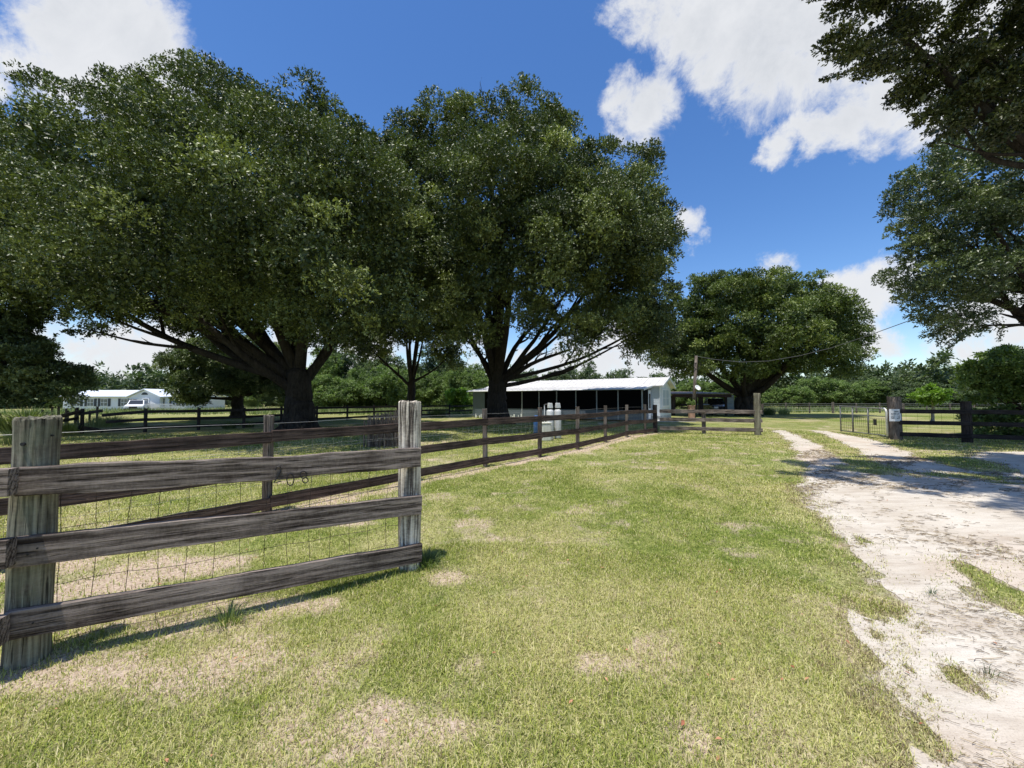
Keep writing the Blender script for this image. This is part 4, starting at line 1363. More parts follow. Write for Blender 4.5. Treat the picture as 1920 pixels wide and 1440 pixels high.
# right fence -------------------------------------------------------------
G0 = gr(1679, 824); G1 = gr(1814, 829); G2 = G1 + (G1 - G0) * 1.05; G3 = G2 + (G1 - G0)
rf = thing('plank_fence', 'black three rail fence right of the driveway running off the right edge', 'fence', (G0.x, G0.y, 0))
roundpost('post', G0, 1.62, .20, M_POSTB, rf, 22, 61)['label'] = 'thick reddish brown gate post'
roundpost('post', G1, 1.45, .14, M_POSTD, rf, 18, 62)
roundpost('post', G2, 1.45, .13, M_POSTD, rf, 18, 63)
roundpost('post', G3, 1.45, .13, M_POSTD, rf, 18, 64)
for i, (p, q) in enumerate(((G0, G1), (G1, G2), (G2, G3))):
    for k, z in enumerate((1.08, 0.66, 0.22)):
        dd = (q - p).normalized() * .0015
        plank('rail', p + Vector((-.03, -.20 if i == 0 else -.16, z)) + dd, q + Vector((-.03, -.16, z)) - dd, 0.15, 0.04, M_RAILD, rf, 8, 0.004, 300 + i * 3 + k)
wiremesh('wire_mesh', [G0, G1, G2, G3], 0.1, 1.15, 0.3, 0.2, 0.003, M_WIRE, rf, 0.0, 0.008, 6)
# sign on the gate post
sg = thing('warning_sign', 'white rectangular notice with small black lettering nailed to the thick gate post', 'sign', (G0.x + .03, G0.y - .22, 0.9))
sb = MB(); cS = at(1678.5, 778.5, G0.y - .225)
sb.box(cS, (.45, .012, .46)); sb.build('board', M_WHITE, sg, bevel=.004)
lt = MB()
rl = random.Random(3)
for row_, (z, x0, x1, hh) in enumerate([(.135, -.03, .14, .045), (.05, -.15, .13, .055), (-.03, -.16, -.02, .028), (-.075, -.16, -.03, .028), (-.12, -.16, -.02, .028), (-.03, .08, .18, .028), (-.075, .1, .18, .028), (-.12, .06, .17, .028)]):
    x = x0
    while x < x1:
        wdt = hh * .55
        lt.box(cS + Vector((x, -.0075, z)), (hh * .16, .003, hh)); lt.box(cS + Vector((x + wdt * .4, -.0075, z + rl.choice((-1, 0, 1)) * hh * .42)), (wdt * .5, .003, hh * .17))
        if rl.random() < .6: lt.box(cS + Vector((x + wdt * .75, -.0075, z)), (hh * .16, .003, hh))
        x += wdt * 1.45
lt.build('lettering', M_BLACK, sg)

# tubular gate ----------------------------------------------------------
M_GATE = plain('grey_gate_tube', (0.22, 0.22, 0.20), 0.45, 0.2, 10, 0, 0.5, 0.5)
M_GATEW = plain('bright_gate_tube', (0.62, 0.62, 0.58), 0.4, 0.1, 10, 0, 0.5, 0.3)
H0 = gr(1664, 824); H1 = gr(1577, 811.5)
gt = thing('metal_gate', 'open tubular metal gate with welded mesh standing beside the thick post', 'gate', (H0.x, H0.y, 0))
gd = (H1 - H0).normalized()
LG = (H1 - H0).length
gu = Vector((0, 0, 1))
fb = MB()
zt0, zt1 = 1.17, 1.22
fb.tube([H0 + gu * .12, H0 + gu * (zt0 - .14), H0 + gd * .03 + gu * (zt0 - .05), H0 + gd * .12 + gu * zt0, H0 + gd * .3 + gu * zt0], .036, 8)
fb.build('frame', M_GATEW, gt, smooth=True)['label'] = 'bright hinge side tube'
fb = MB()
fb.tube([H0 + gd * .3 + gu * zt0, H1 + gu * zt1], .024, 8); fb.tube([H0 + gu * .14, H1 + gu * .10], .022, 8)
fb.tube([H1 + gu * .06, H1 + gu * (zt1 + .02)], .028, 8)
fb.tube([H0 + gu * .86, H1 + gu * .86], .016, 6)
fb.build('frame', M_GATE, gt, smooth=True)
for t in (.36, .70):
    p = H0 + gd * (LG * t)
    MB().tube([p + gu * .12, p + gu * zt0], .03, 8).build('upright', M_GATE, gt, smooth=True)
wiremesh('wire_mesh', [H0 + gd * .03, H1 - gd * .03], 0.14, 0.86, 0.14, 0.13, 0.005, M_WIRE, gt, 0.0, 0.004, 9)
pq = H0 + gd * (LG * .22)
MB().box(pq + Vector((-.03, -.02, .62)), (.012, .19, .24), math.atan2(gd.y, gd.x) - PI / 2).build('plate', M_BLACK, gt)

# far pasture fence -------------------------------------------------------
pf = thing('wire_fence', 'thin wire fence with light posts along the far side of the pasture', 'fence', (at(1500, 770, 46).x, 46, 0))
ppts = []
for i, px in enumerate(range(1430, 2050, 44)):
    p = at(px, 775, 45 + i * .25); p.z = 0; ppts.append(p)
    roundpost('post', p, 1.15 + rr.uniform(-.1, .1), .08 if i % 3 else .13, M_POSTB, pf, 8, 400 + i)
mbw = MB()
for z in (.3, .6, .9, 1.08): mbw.tube([p + Vector((0, -.1, z)) for p in ppts], .012, 3)
mbw.build('strand_wire', M_WIREG, pf)

# dark back fence ---------------------------------------------------------
BF = [gr(*p) for p in ((153, 812), (272, 810), (372, 806), (457, 802), (527, 796), (594, 791), (651, 788), (701, 785.5), (745, 783.5), (790, 782), (843, 780))]
bf = thing('plank_fence', 'dark three rail fence across the back of the left paddock with a sagging broken end', 'fence', (BF[0].x, BF[0].y, 0))
for i, p in enumerate(BF):
    roundpost('post', p, 1.10, .07, M_POSTD, bf, 10, 500 + i)
    if i == len(BF) - 1: break
    q = BF[i + 1]
    for k, z in enumerate((.95, .58, .20)):
        a = p + Vector((0, -.09, z)); b = q + Vector((0, -.09, z))
        if i == 0 and k == 1: a = p.lerp(q, .40) + Vector((0, -.09, .50))
        if i == 0 and k == 0: a = p.lerp(q, .33) + Vector((0, -.09, .80))
        if i == 0 and k == 2: a = p.lerp(q, .33) + Vector((0, -.09, .10))
        dd = (b - a).normalized() * .002
        plank('rail', a + dd, b - dd, .14, .04, M_RAILD, bf, 6, .004, 520 + i * 3 + k)
pA = BF[0]; pB = pA.lerp(BF[1], .36)
plank('rail', pA + Vector((0, -.14, .86)), pB + Vector((0, -.14, 1.02)), .13, .04, M_RAILD, bf, 6, .004, 571)['label'] = 'sagging loose top rail'
plank('rail', pA + Vector((0, -.14, .28)), pB + Vector((0, -.14, .10)), .16, .04, M_RAILD, bf, 6, .004, 572)['label'] = 'fallen bottom rail'
pZ = gr(60, 826)
plank('rail', pZ + Vector((0, -.1, .62)), pA + Vector((0, -.1, .98)), .15, .05, M_RAILB, bf, 6, .004, 573)['label'] = 'grey slanting rail'
plank('rail', pZ + Vector((0, -.04, .50)), pA + Vector((0, -.16, .70)), .12, .04, M_RAILD, bf, 6, .004, 574)
BE = gr(893, 776.5)
for z in (.9, .45): plank('rail', BF[-1] + Vector((0, .05, z)), BE + Vector((0, .05, z)), .13, .04, M_RAILD, bf, 4, .004, int(z * 1000))

# rough stakes before the white house
sk = thing('stake_fence', 'row of rough uneven wooden stakes in the weeds before the white house', 'fence', (at(110, 780, 21).x, 21, 0))
for i, (px, py) in enumerate(((78, 768), (86, 772), (96, 763), (108, 762), (122, 766), (126, 770), (140, 765), (146, 764), (167, 770), (181, 762))):
    p = at(px, 800, 21.5 + i * .1); t = at(px, py, 21.5 + i * .1)
    roundpost('stake', (p.x, p.y, 0), t.z, .05, M_POSTB, sk, 8, 600 + i, (rr.uniform(-.06, .06), 0))

# dead vine-covered stick screen
M_STICK = plain('dry_sticks', (0.17, 0.13, 0.105), 0.9, 0.4, 6)
ks = gr(722, 838)
stc = thing('stick_screen', 'clump of dry brown sticks standing behind the fence left of the pale post', 'brushwood', (ks.x, ks.y, 0))
mb = MB()
rs_ = random.Random(12)
for i in range(420):
    x = rs_.uniform(-.55, .75); y = rs_.gauss(0, .18)
    h = 1.02 + .20 * (x / .6) * .5 + rs_.uniform(-.25, .12)
    p = Vector((ks.x + x, ks.y + y, 0))
    l = Vector((rs_.gauss(0, .07), rs_.gauss(0, .07), 0))
    mb.tube([p, p + l * .5 + Vector((0, 0, h * .5)), p + l + Vector((rs_.gauss(0, .03), 0, h))], rs_.uniform(.003, .008), 4)
mb.build('sticks', M_STICK, stc)['kind'] = 'stuff'
roundpost('post', (ks.x - .42, ks.y - .2, 0), .98, .045, M_POSTB, stc, 8, 71)
roundpost('post', (ks.x - .58, ks.y - .25, 0), .86, .03, M_POSTB, stc, 8, 72)

# tall clump of grass behind the left post and weeds
def weed(name, label, base, n, h, spread, m, seed, arch=.5, cat='plant', wid=.02, tint=(.2, .8)):
    r = np.random.default_rng(seed)
    a = r.uniform(0, 6.28, n); q = r.random(n) ** .7
    x = np.cos(a) * q * spread * .35; y = np.sin(a) * q * spread * .35
    L = h * r.uniform(.55, 1.1, n)
    hd = np.stack([np.cos(a), np.sin(a), 0 * a], 1); sd = np.stack([-np.sin(a), np.cos(a), 0 * a], 1)
    P = np.stack([x, y, 0 * x], 1); up = np.array([0, 0, 1.0])
    ar = (q * arch * r.uniform(.5, 1.5, n))
    m_ = P + hd * (L * ar * .35)[:, None] + up * (L * .6)[:, None]
    t = m_ + hd * (L * ar * .75)[:, None] + up * (L * (.4 - ar * .35))[:, None]
    W = wid * r.uniform(.5, 1.3, n)[:, None]
    V = np.stack([P - sd * W, P + sd * W, m_ + sd * W * .8, m_ - sd * W * .8, t], 1).reshape(-1, 3)
    b = np.arange(n) * 5
    F3 = np.concatenate([np.stack([b, b + 1, b + 2], 1), np.stack([b, b + 2, b + 3], 1), np.stack([b + 3, b + 2, b + 4], 1)])
    o = npmesh(name, V, F3, m, None, (base[0], base[1], hz(base[0], base[1])), face_attr={'tint': np.tile(r.uniform(*tint, n), 3)})
    tag(o, label, cat)
    return o


M_REED = leaf_mat('reed_blades', (0.09, 0.13, 0.04), (0.20, 0.25, 0.09), (0.42, 0.42, 0.25), .6, .3)
p = at(52, 800, 16.5); weed('grass_clump', 'tall arching green grass clump rising above the top of the thick left post', p, 900, 1.35, 1.6, M_REED, 81, .9, 'grass clump')
for i, (px, py, h, s_, lab) in enumerate([(45, 832, .55, 1.6, 'leafy green weeds low on the left, left of the thick post'), (128, 812, .6, 1.8, 'green weeds under the slanting rail'), (185, 800, .75, 2.2, 'dry seedy weeds around the broken rail end'),
                                          (215, 796, .7, 2.2, 'pinkish dry weeds right of the broken rail'), (430, 803, .4, .9, 'small dark bush by the back fence left of the oak trunk'), (465, 801, .4, .8, 'second small dark bush nearer the oak trunk'),
                                          (820, 781, .9, 2.4, 'dark low bush at the right end of the back fence'), (1442, 778, .9, 1.6, 'dark weed clump at the pasture edge beside the tall end post'), (1470, 777, .8, 1.5, 'tall dry weeds in the pasture near the domed oak')]):
    p = gr(px, py)
    weed('weeds', lab, p, 420, h, s_, M_REED if i in (1, 2, 3, 8) else M_WOODD, 90 + i, .6, 'weeds', .014 if i > 3 else .010, (.5, 1) if i in (2, 3, 8) else (.1, .7))
p = B + Vector((.12, .05, 0)); weed('grass_tuft', 'dark green grass tuft at the foot of the pale post', p, 260, .13, .34, M_REED, 120, 1.0, 'grass tuft', .0035, (0, .4))
p = A + ex * .95 - fo * -.17; weed('weeds', 'small green weed under the lowest rail of the near panel', p, 120, .13, .25, M_REED, 121, 1.0, 'weeds', .003, (.2, .6))


for i, (px, py, lab) in enumerate([(1850, 1256, 'spindly weed sprig growing in the sand near the right edge'), (1745, 1108, 'tiny dead twig sprig on the sand in mid drive')]):
    weed('weeds', lab, gr(px, py), 26, .07, .12, M_WOODD, 130 + i, 1.3, 'weeds', .0016, (0, .4))

# tall pasture grass and brush under the woods
def rough_grass():
    r = np.random.default_rng(55)
    N = 60000
    bands = [(-60, -4, 40, 60), (17, 70, 47, 62), (-10, 18, 44, 58), (-30, -20, 20, 40)]
    xs = []; ys = []
    for x0, x1, y0, y1 in bands[:3]:
        n = N // 3
        xs.append(r.uniform(x0, x1, n)); ys.append(r.uniform(y0, y1, n))
    x = np.concatenate(xs); y = np.concatenate(ys); n = len(x)
    k = fbm(x, y, .3, 3, 61) > .42
    x, y = x[k], y[k]; n = len(x)
    L = r.uniform(.2, .75, n); an = r.uniform(0, 6.28, n); W = r.uniform(.02, .05, n)
    P = np.stack([x, y, 0 * x], 1); s = np.stack([np.cos(an), np.sin(an), 0 * an], 1)
    t = P + np.stack([r.normal(0, .15, n), r.normal(0, .15, n), L], 1)
    V = np.stack([P - s * W[:, None], P + s * W[:, None], t], 1).reshape(-1, 3)
    o = npmesh('rough_grass', V, np.arange(n * 3).reshape(-1, 3), M_REED, face_attr={'tint': r.random(n)})
    tag(o, 'rough taller pasture grass growing before the woods', 'rough grass', kind='stuff')


rough_grass()

# ------------------------------------------------------------------ the long screened house
O = Vector((at(1207, 791, 27).x, 27.0, 0))
E = Vector((at(887, 782, 34.7).x, 34.7, 0))
u_ = (O - E).normalized(); n_ = Vector((-u_.y, u_.x, 0))      # u: along the front to the right; n: to the back
LH = (O - E).length
RH = Matrix((u_, n_, Vector((0, 0, 1)))).transposed()


def hp(a, b, z): return O + u_ * a + n_ * b + Vector((0, 0, z))


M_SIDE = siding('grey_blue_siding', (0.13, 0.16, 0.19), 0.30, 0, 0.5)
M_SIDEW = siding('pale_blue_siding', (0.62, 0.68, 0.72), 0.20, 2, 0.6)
M_MROOF = siding('white_metal_roof', (0.70, 0.69, 0.67), 0.60, 0, 0.9, 0.08, 0.7)
M_SCREEN = plain('black_insect_screen', (0.006, 0.006, 0.007), 1.0, 0.2, 8, 0, 0.05)
M_TRIM = plain('white_trim', (0.72, 0.74, 0.75), 0.5, 0.05)
M_DIM = plain('dark_interior', (0.03, 0.03, 0.032), 0.9, 0.2)
M_GLASS = plain('window_glass', (0.10, 0.13, 0.15), 0.08, 0.1, 4, 0, 0.8)
M_BLIND = plain('window_blind', (0.42, 0.50, 0.54), 0.35, 0.08)
hs = thing('mobile_home', 'long low mobile home with a white ribbed metal roof and dark screened porch', 'house', tuple(O))
Rz = math.atan2(u_.y, u_.x)


def hbox(mb, a0, a1, b0, b1, z0, z1):
    return mb.box(hp((a0 + a1) / 2, (b0 + b1) / 2, (z0 + z1) / 2), (a1 - a0, b1 - b0, z1 - z0), Rz)


def build_local(mb, name, m, parent=hs, **kw):
    """object whose local axes follow the house so that siding and ribs line up"""
    o = mb.build(name, m, parent, **kw)
    Mi = Matrix.Rotation(-Rz, 4, 'Z')
    o.data.transform(Mi)
    if parent is hs: o.rotation_euler = (0, 0, Rz)
    return o


EA = .45; WB0, WB1 = 2.3, 6.7; AM = 0.55
mb = MB(); hbox(mb, -LH, AM, WB0, WB1, 0.35, 2.50)
mb.add([hp(AM, WB0, 2.5), hp(AM, WB1, 2.5), hp(AM, (WB0 + WB1) / 2, 3.12), hp(-LH, WB0, 2.5), hp(-LH, WB1, 2.5), hp(-LH, (WB0 + WB1) / 2, 3.12)], [(0, 1, 2), (3, 5, 4), (0, 2, 5, 3), (1, 4, 5, 2)])
build_local(mb, 'wall', M_SIDEW)
mb = MB(); hbox(mb, -LH, AM + .003, WB0 + .05, WB1 - .05, 0, 0.35); build_local(mb, 'skirting', plain('patchy_skirting', (.45, .46, .47), .8, .4, 5))
# roof
mb = MB()
ridge = (WB0 + WB1) / 2


def slab(mb, pts, t):
    n = len(pts)
    lo = [p - Vector((0, 0, t)) for p in pts]
    return mb.add(pts + lo, [tuple(range(n)), tuple(range(2 * n - 1, n - 1, -1))] + [((i + 1) % n, i, n + i, n + (i + 1) % n) for i in range(n)])


a0, a1 = -LH - .45, AM + .32
slab(mb, [hp(a0, WB0 - .22, 2.55), hp(a1, WB0 - .22, 2.55), hp(a1, ridge, 3.25), hp(a0, ridge, 3.25)], .06)
slab(mb, [hp(a0, ridge, 3.25), hp(a1, ridge, 3.25), hp(a1, WB1 + .35, 2.50), hp(a0, WB1 + .35, 2.50)], .06)
slab(mb, [hp(a0, -.35, 2.27), hp(.12, -.35, 2.27), hp(.12, WB0 - .225, 2.545), hp(a0, WB0 - .225, 2.545)], .05)
# standing ribs
k = a0 + .1
while k < a1 - .05:
    if k < .1:
        p, q = hp(k, -.35, 2.285), hp(k, WB0 - .2, 2.56); mb.tube([p, q], .03, 4)
    p, q = hp(k, WB0 - .2, 2.565), hp(k, ridge, 3.265); mb.tube([p, q], .03, 4)
    k += .46
build_local(mb, 'roof', M_MROOF)
mb = MB()
mb.tube([hp(a0, -.36, 2.24), hp(.12, -.36, 2.24)], .035, 4)
slab(mb, [hp(a1 + .004, WB0 - .26, 2.56), hp(a1 + .03, WB0 - .26, 2.56), hp(a1 + .03, ridge, 3.27), hp(a1 + .004, ridge, 3.27)], .15)
slab(mb, [hp(a1 + .004, ridge + .002, 3.27), hp(a1 + .03, ridge + .002, 3.27), hp(a1 + .03, WB1 + .37, 2.51), hp(a1 + .004, WB1 + .37, 2.51)], .15)
slab(mb, [hp(.123, -.38, 2.27), hp(.15, -.38, 2.27), hp(.15, WB0 - .23, 2.55), hp(.123, WB0 - .23, 2.55)], .12)
build_local(mb, 'fascia', M_TRIM)
# porch: knee wall, posts, screens, solid left bay
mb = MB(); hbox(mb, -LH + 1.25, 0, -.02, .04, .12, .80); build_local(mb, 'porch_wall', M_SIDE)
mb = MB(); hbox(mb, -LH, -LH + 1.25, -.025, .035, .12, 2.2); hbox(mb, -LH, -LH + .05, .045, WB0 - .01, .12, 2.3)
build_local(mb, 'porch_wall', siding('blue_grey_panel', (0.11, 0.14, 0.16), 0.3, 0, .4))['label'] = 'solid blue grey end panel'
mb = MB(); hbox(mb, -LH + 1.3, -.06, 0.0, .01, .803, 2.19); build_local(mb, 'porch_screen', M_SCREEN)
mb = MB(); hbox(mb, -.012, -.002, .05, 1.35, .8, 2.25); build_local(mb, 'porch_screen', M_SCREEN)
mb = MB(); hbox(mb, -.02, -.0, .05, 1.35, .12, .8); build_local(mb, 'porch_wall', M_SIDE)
M_POSTW = plain('grey_porch_post', (.40, .42, .44), .5, .08)
for px in (945, 979, 1011, 1044, 1080, 1119, 1159, 1204):
    r_ = ray(px, 750); t_ = (O - Vector((0, 0, CAMH))).dot(n_) / r_.dot(n_)
    aa = (Vector((0, 0, CAMH)) + r_ * t_ - O).dot(u_)
    mb = MB(); hbox(mb, aa - .035, aa + .035, -.045, .012, .12, 2.2); build_local(mb, 'porch_post', M_POSTW)
# white strips standing in for sunlit patches at the foot
mb = MB()
rp = random.Random(4)
for i in range(26):
    aa = -LH + .2 + rp.random() ** 1.5 * 8; hh = rp.uniform(.15, .42)
    hbox(mb, aa, aa + rp.uniform(.05, .14), -.05 - i * .0007, -.04 - i * .0007, .0, hh)
build_local(mb, 'sun_dapple_strip', M_TRIM)
# door at right end of the porch and window in the gable end
mb = MB(); hbox(mb, -.03, -.008, 1.45, 2.2, .15, 2.2)
dr_o = build_local(mb, 'door', M_TRIM)
mb = MB(); hbox(mb, -.006, .004, 1.6, 2.05, .9, 1.95); o = build_local(mb, 'pane', M_DIM, dr_o)
mb = MB(); hbox(mb, AM + .004, AM + .035, 3.15, 5.9, .95, 2.35)
wn = build_local(mb, 'window', M_TRIM)
mb = MB(); hbox(mb, AM + .037, AM + .042, 3.45, 4.4, 1.08, 2.25); hbox(mb, AM + .037, AM + .042, 4.62, 5.6, 1.08, 2.25); build_local(mb, 'pane', M_BLIND, wn)
mb = MB(); hbox(mb, AM + .044, AM + .055, 3.45, 4.4, 1.62, 1.67); hbox(mb, AM + .044, AM + .055, 4.62, 5.6, 1.62, 1.67); build_local(mb, 'frame', M_TRIM, wn)
mb = MB(); hbox(mb, AM + .003, AM + .03, WB0 - .02, WB0 + .12, .35, 2.5); build_local(mb, 'corner_trim', M_TRIM)

# concrete pad beside the cross fence
mb = MB(); pc = gr(1262, 791); mb.box((pc.x, pc.y + .6, .02), (3.0, 1.4, .06))
tag(mb.build('paving', plain('pale_concrete', (.5, .48, .44), .9, .1)), 'pale concrete pad by the house end behind the cross fence', 'paving', kind='structure')

# ------------------------------------------------------------------ water tanks
M_TANK = plain('white_tank', (0.60, 0.60, 0.58), 0.45, 0.05)
M_CREAM = plain('cream_cabinet', (0.62, 0.61, 0.52), 0.5, 0.08)


def tank(px, label, h, r, Yt=15.2, rz=0.3, cap=True):
    p = at(px, 815, Yt); p.z = 0
    t = thing('water_softener_tank', label, 'tank', tuple(p), 'white water treatment tanks')
    prof = [(0.0, 0.02), (r * .93, 0.02), (r, .07), (r, h - .10), (r * .93, h - .04), (r * .55, h), (0.0, h + .01)]
    n = 24; vs = []; fs = []
    for q, z in prof:
        for k in range(n): vs.append((p.x + math.cos(2 * PI * k / n) * q, p.y + math.sin(2 * PI * k / n) * q, z))
    for j in range(len(prof) - 1):
        for k in range(n):
            a = j * n + k; b = j * n + (k + 1) % n; fs.append((a, b, b + n, a + n))
    m = MB(); m.add(vs, fs); m.build('tank_body', M_TANK, t, smooth=True)
    m = MB(); m.tube([(p.x, p.y, h), (p.x, p.y, h + .05)], r * .5, 12); m.build('neck', M_BLACK, t)
    m = MB(); m.prism([(-r * .62, 0), (r * .68, 0), (r * .66, .06), (r * .5, .19), (-r * .48, .20), (-r * .6, .07)], -r * .6, r * .6, Matrix.Rotation(rz, 3, 'Z'), (p.x, p.y, h + .05))
    m.build('valve_cover', M_TANK, t, bevel=.015)
    return t


tank(1031.5, 'left one of the two white water tanks with domed valve covers before the porch', 1.14, .135, 15.1)
tank(1046, 'right one of the two white water tanks with domed valve covers before the porch', 1.14, .135, 15.35)
p = at(1019.5, 822, 14.7)
cb = thing('brine_tank', 'squat cream cabinet tank at the foot of the white tanks', 'tank', (p.x, p.y, 0))
mb = MB(); mb.box((p.x + .06, p.y, .31), (.36, .38, .62), .25); mb.build('tank_body', M_CREAM, cb, bevel=.04)
mb = MB(); mb.box((p.x + .06, p.y, .655), (.385, .4, .06), .25); mb.build('lid', M_CREAM, cb, bevel=.02)
p = at(1005.5, 800, 15.6)
bt = thing('blue_drum', 'slim blue container left of the cream tank', 'container', (p.x, p.y, 0))
mb = MB(); mb.tube([(p.x, p.y, .22), (p.x, p.y, .25), (p.x, p.y, .80), (p.x, p.y, .86), (p.x, p.y, .90)], [.10, .115, .115, .10, .05], 16); mb.build('drum_body', plain('blue_plastic', (.03, .10, .26), .4, .1), bt, smooth=True)
mb = MB(); mb.tube([(p.x, p.y, 0), (p.x, p.y, .22)], .13, 12); mb.build('stand', M_BLACK, bt)
p = at(1021, 800, 15.25)
pp = thing('standpipe', 'thin white standpipe with a black tap left of the white tanks', 'pipe', (p.x, p.y, 0))
mb = MB(); mb.tube([(p.x, p.y, 0), (p.x, p.y, 1.30)], .016, 8); mb.build('pipe', M_WHITE, pp)
mb = MB(); mb.tube([(p.x - .02, p.y, 1.31), (p.x + .1, p.y, 1.34), (p.x + .2, p.y, 1.36), (p.x + .24, p.y, 1.30)], .022, 6); mb.build('tap', M_BLACK, pp)

# ------------------------------------------------------------------ open barn, truck, utility pole
YB = 38.0
def bx(px, py, Yd=YB): return at(px, py, Yd)


brn = thing('pole_barn', 'low open dark barn with flat roof and stall boards behind the cross fence', 'barn', (bx(1312, 778).x, YB, 0))
x0 = bx(1256, 740).x; x1 = bx(1366, 740).x
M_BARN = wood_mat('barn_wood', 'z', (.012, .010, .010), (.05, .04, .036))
mb = MB(); slab(mb, [Vector((x0 - .2, YB - .6, 2.10)), Vector((x1 + .2, YB - .6, 2.12)), Vector((x1 + .2, YB + 7, 2.45)), Vector((x0 - .2, YB + 7, 2.45))], .06)
mb.build('roof', plain('rusty_metal_roof', (.13, .09, .08), .6, .3, 2), brn)
mb = MB(); mb.box(((x0 + x1) / 2, YB - .5, 1.90), (x1 - x0, .05, .28)); mb.build('fascia', plain('dark_red_board', (.035, .018, .018), .9, .3), brn)
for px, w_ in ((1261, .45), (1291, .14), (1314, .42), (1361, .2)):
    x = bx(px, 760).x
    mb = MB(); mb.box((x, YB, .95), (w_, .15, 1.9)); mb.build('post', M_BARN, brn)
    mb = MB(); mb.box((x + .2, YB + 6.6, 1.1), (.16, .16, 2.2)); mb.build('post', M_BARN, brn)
mb = MB()
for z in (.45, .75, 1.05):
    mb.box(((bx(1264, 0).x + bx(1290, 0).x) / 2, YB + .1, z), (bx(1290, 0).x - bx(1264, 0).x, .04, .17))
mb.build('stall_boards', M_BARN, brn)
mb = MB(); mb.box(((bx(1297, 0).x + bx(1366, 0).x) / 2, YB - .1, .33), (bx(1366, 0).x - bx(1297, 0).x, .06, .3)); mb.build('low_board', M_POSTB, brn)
# corrugated wall
xw = bx(1371, 755).x
mb = MB()
for k in range(14):
    z = 0.0 + k * .14
    mb.add([(xw - .32, YB + .3, z), (xw + .42, YB + .3, z), (xw + .42, YB + .25, z + .07), (xw - .32, YB + .25, z + .07), (xw + .42, YB + .3, z + .14), (xw - .32, YB + .3, z + .14)], [(0, 1, 2, 3), (3, 2, 4, 5)])
mb.box((xw + .05, YB + .42, .98), (.74, .2, 1.96))
mb.build('corrugated_wall', plain('corrugated_steel', (.30, .34, .36), .45, .15, 3, 0, .5, .3), brn)


def vehicle(name, label, loc, yaw, L, W, H, body_h, col, cab, glass=(.02, .025, .03), cat='car'):
    """cab: (x rear bottom, x rear top, x front top, x front bottom) as fractions of the length"""
    t = thing(name, label, cat, tuple(loc))
    R_ = Matrix.Rotation(yaw, 3, 'Z')
    mb_ = plain(name + '_paint', col, .25, .05, 4, 0, .6)
    g_ = plain(name + '_glass', glass, .08, .1, 4, 0, .8)
    rb = plain(name + '_rubber', (.02, .02, .02), .8, .2)
    c0 = .28
    m = MB(); m.prism([(-L / 2, c0 + .1), (-L / 2 + .08, c0), (L / 2 - .1, c0), (L / 2, c0 + .15), (L / 2 - .02, body_h * .82), (L * .28, body_h), (-L / 2 + .03, body_h)], -W / 2, W / 2, R_, loc)
    b = m.build('body', mb_, t, bevel=.06)
    a0_, a1_, a2_, a3_ = [q * L for q in cab]
    w2 = W / 2 - .06; w3 = W / 2 - .17
    def P(x, y, z): return R_ @ Vector((x, y, z)) + Vector(loc)
    vs = [P(a0_, -w2, body_h - .01), P(a3_, -w2, body_h - .01), P(a3_, w2, body_h - .01), P(a0_, w2, body_h - .01), P(a1_, -w3, H), P(a2_, -w3, H), P(a2_, w3, H), P(a1_, w3, H)]
    m = MB(); m.add(vs, [(0, 1, 5, 4), (1, 2, 6, 5), (2, 3, 7, 6), (3, 0, 4, 7), (4, 5, 6, 7)]); m.build('cabin', mb_, t, bevel=.05)
    def quad(i, j, k, l, s=.14, o=.012):
        q = [vs[i], vs[j], vs[k], vs[l]]; c = sum(q, Vector()) / 4
        nn = (q[1] - q[0]).cross(q[2] - q[1]).normalized()
        q = [c + (v - c) * (1 - s) + nn * o for v in q]
        q2 = [v - nn * o * .9 for v in q]
        m = MB(); m.add(q + q2, [(0, 1, 2, 3), (7, 6, 5, 4), (0, 4, 5, 1), (1, 5, 6, 2), (2, 6, 7, 3), (3, 7, 4, 0)]); return m.build('window', g_, t)
    for f in ((0, 1, 5, 4), (1, 2, 6, 5), (2, 3, 7, 6), (3, 0, 4, 7)): quad(*f)
    for sx in (-.32, .32):
        for sy in (-1, 1):
            m = MB(); m.tube([P(sx * L, sy * (W / 2 - .2), .33), P(sx * L, sy * (W / 2 + .01), .33)], .33, 20); wh = m.build('wheel', rb, t)
            m = MB(); m.tube([P(sx * L, sy * (W / 2 + .011), .33), P(sx * L, sy * (W / 2 + .02), .33)], .19, 14); m.build('rim', M_GATE, wh)
    for sy in (-1, 1):
        m = MB(); m.box(P(L / 2 + .0, sy * (W / 2 - .28), body_h * .72), (.04, .36, .15), yaw); m.build('headlight', M_WHITE, t)
    m = MB(); m.box(P(L / 2 + .005, 0, body_h * .66), (.03, W * .42, .22), yaw); m.build('grille', M_BLACK, t)
    m = MB(); m.box(P(L / 2 + .03, 0, c0 + .14), (.1, W * .98, .18), yaw); m.build('bumper', M_BLACK, t, bevel=.02)
    return t


vehicle('pickup_truck', 'dark pickup truck parked under the open barn roof', Vector((bx(1338, 770).x * 40.8 / YB, 40.8, 0)), -PI / 2 - .1, 4.4, 1.75, 1.66, 1.08, (.02, .022, .025), (-.12, -.06, .12, .2), cat='truck')
pcar = at(257, 775, 49)
vehicle('parked_car', 'small white car parked in front of the white house', Vector((pcar.x, 49, 0)), -1.0, 4.0, 1.7, 1.5, .95, (.72, .73, .74), (-.42, -.33, .08, .24))

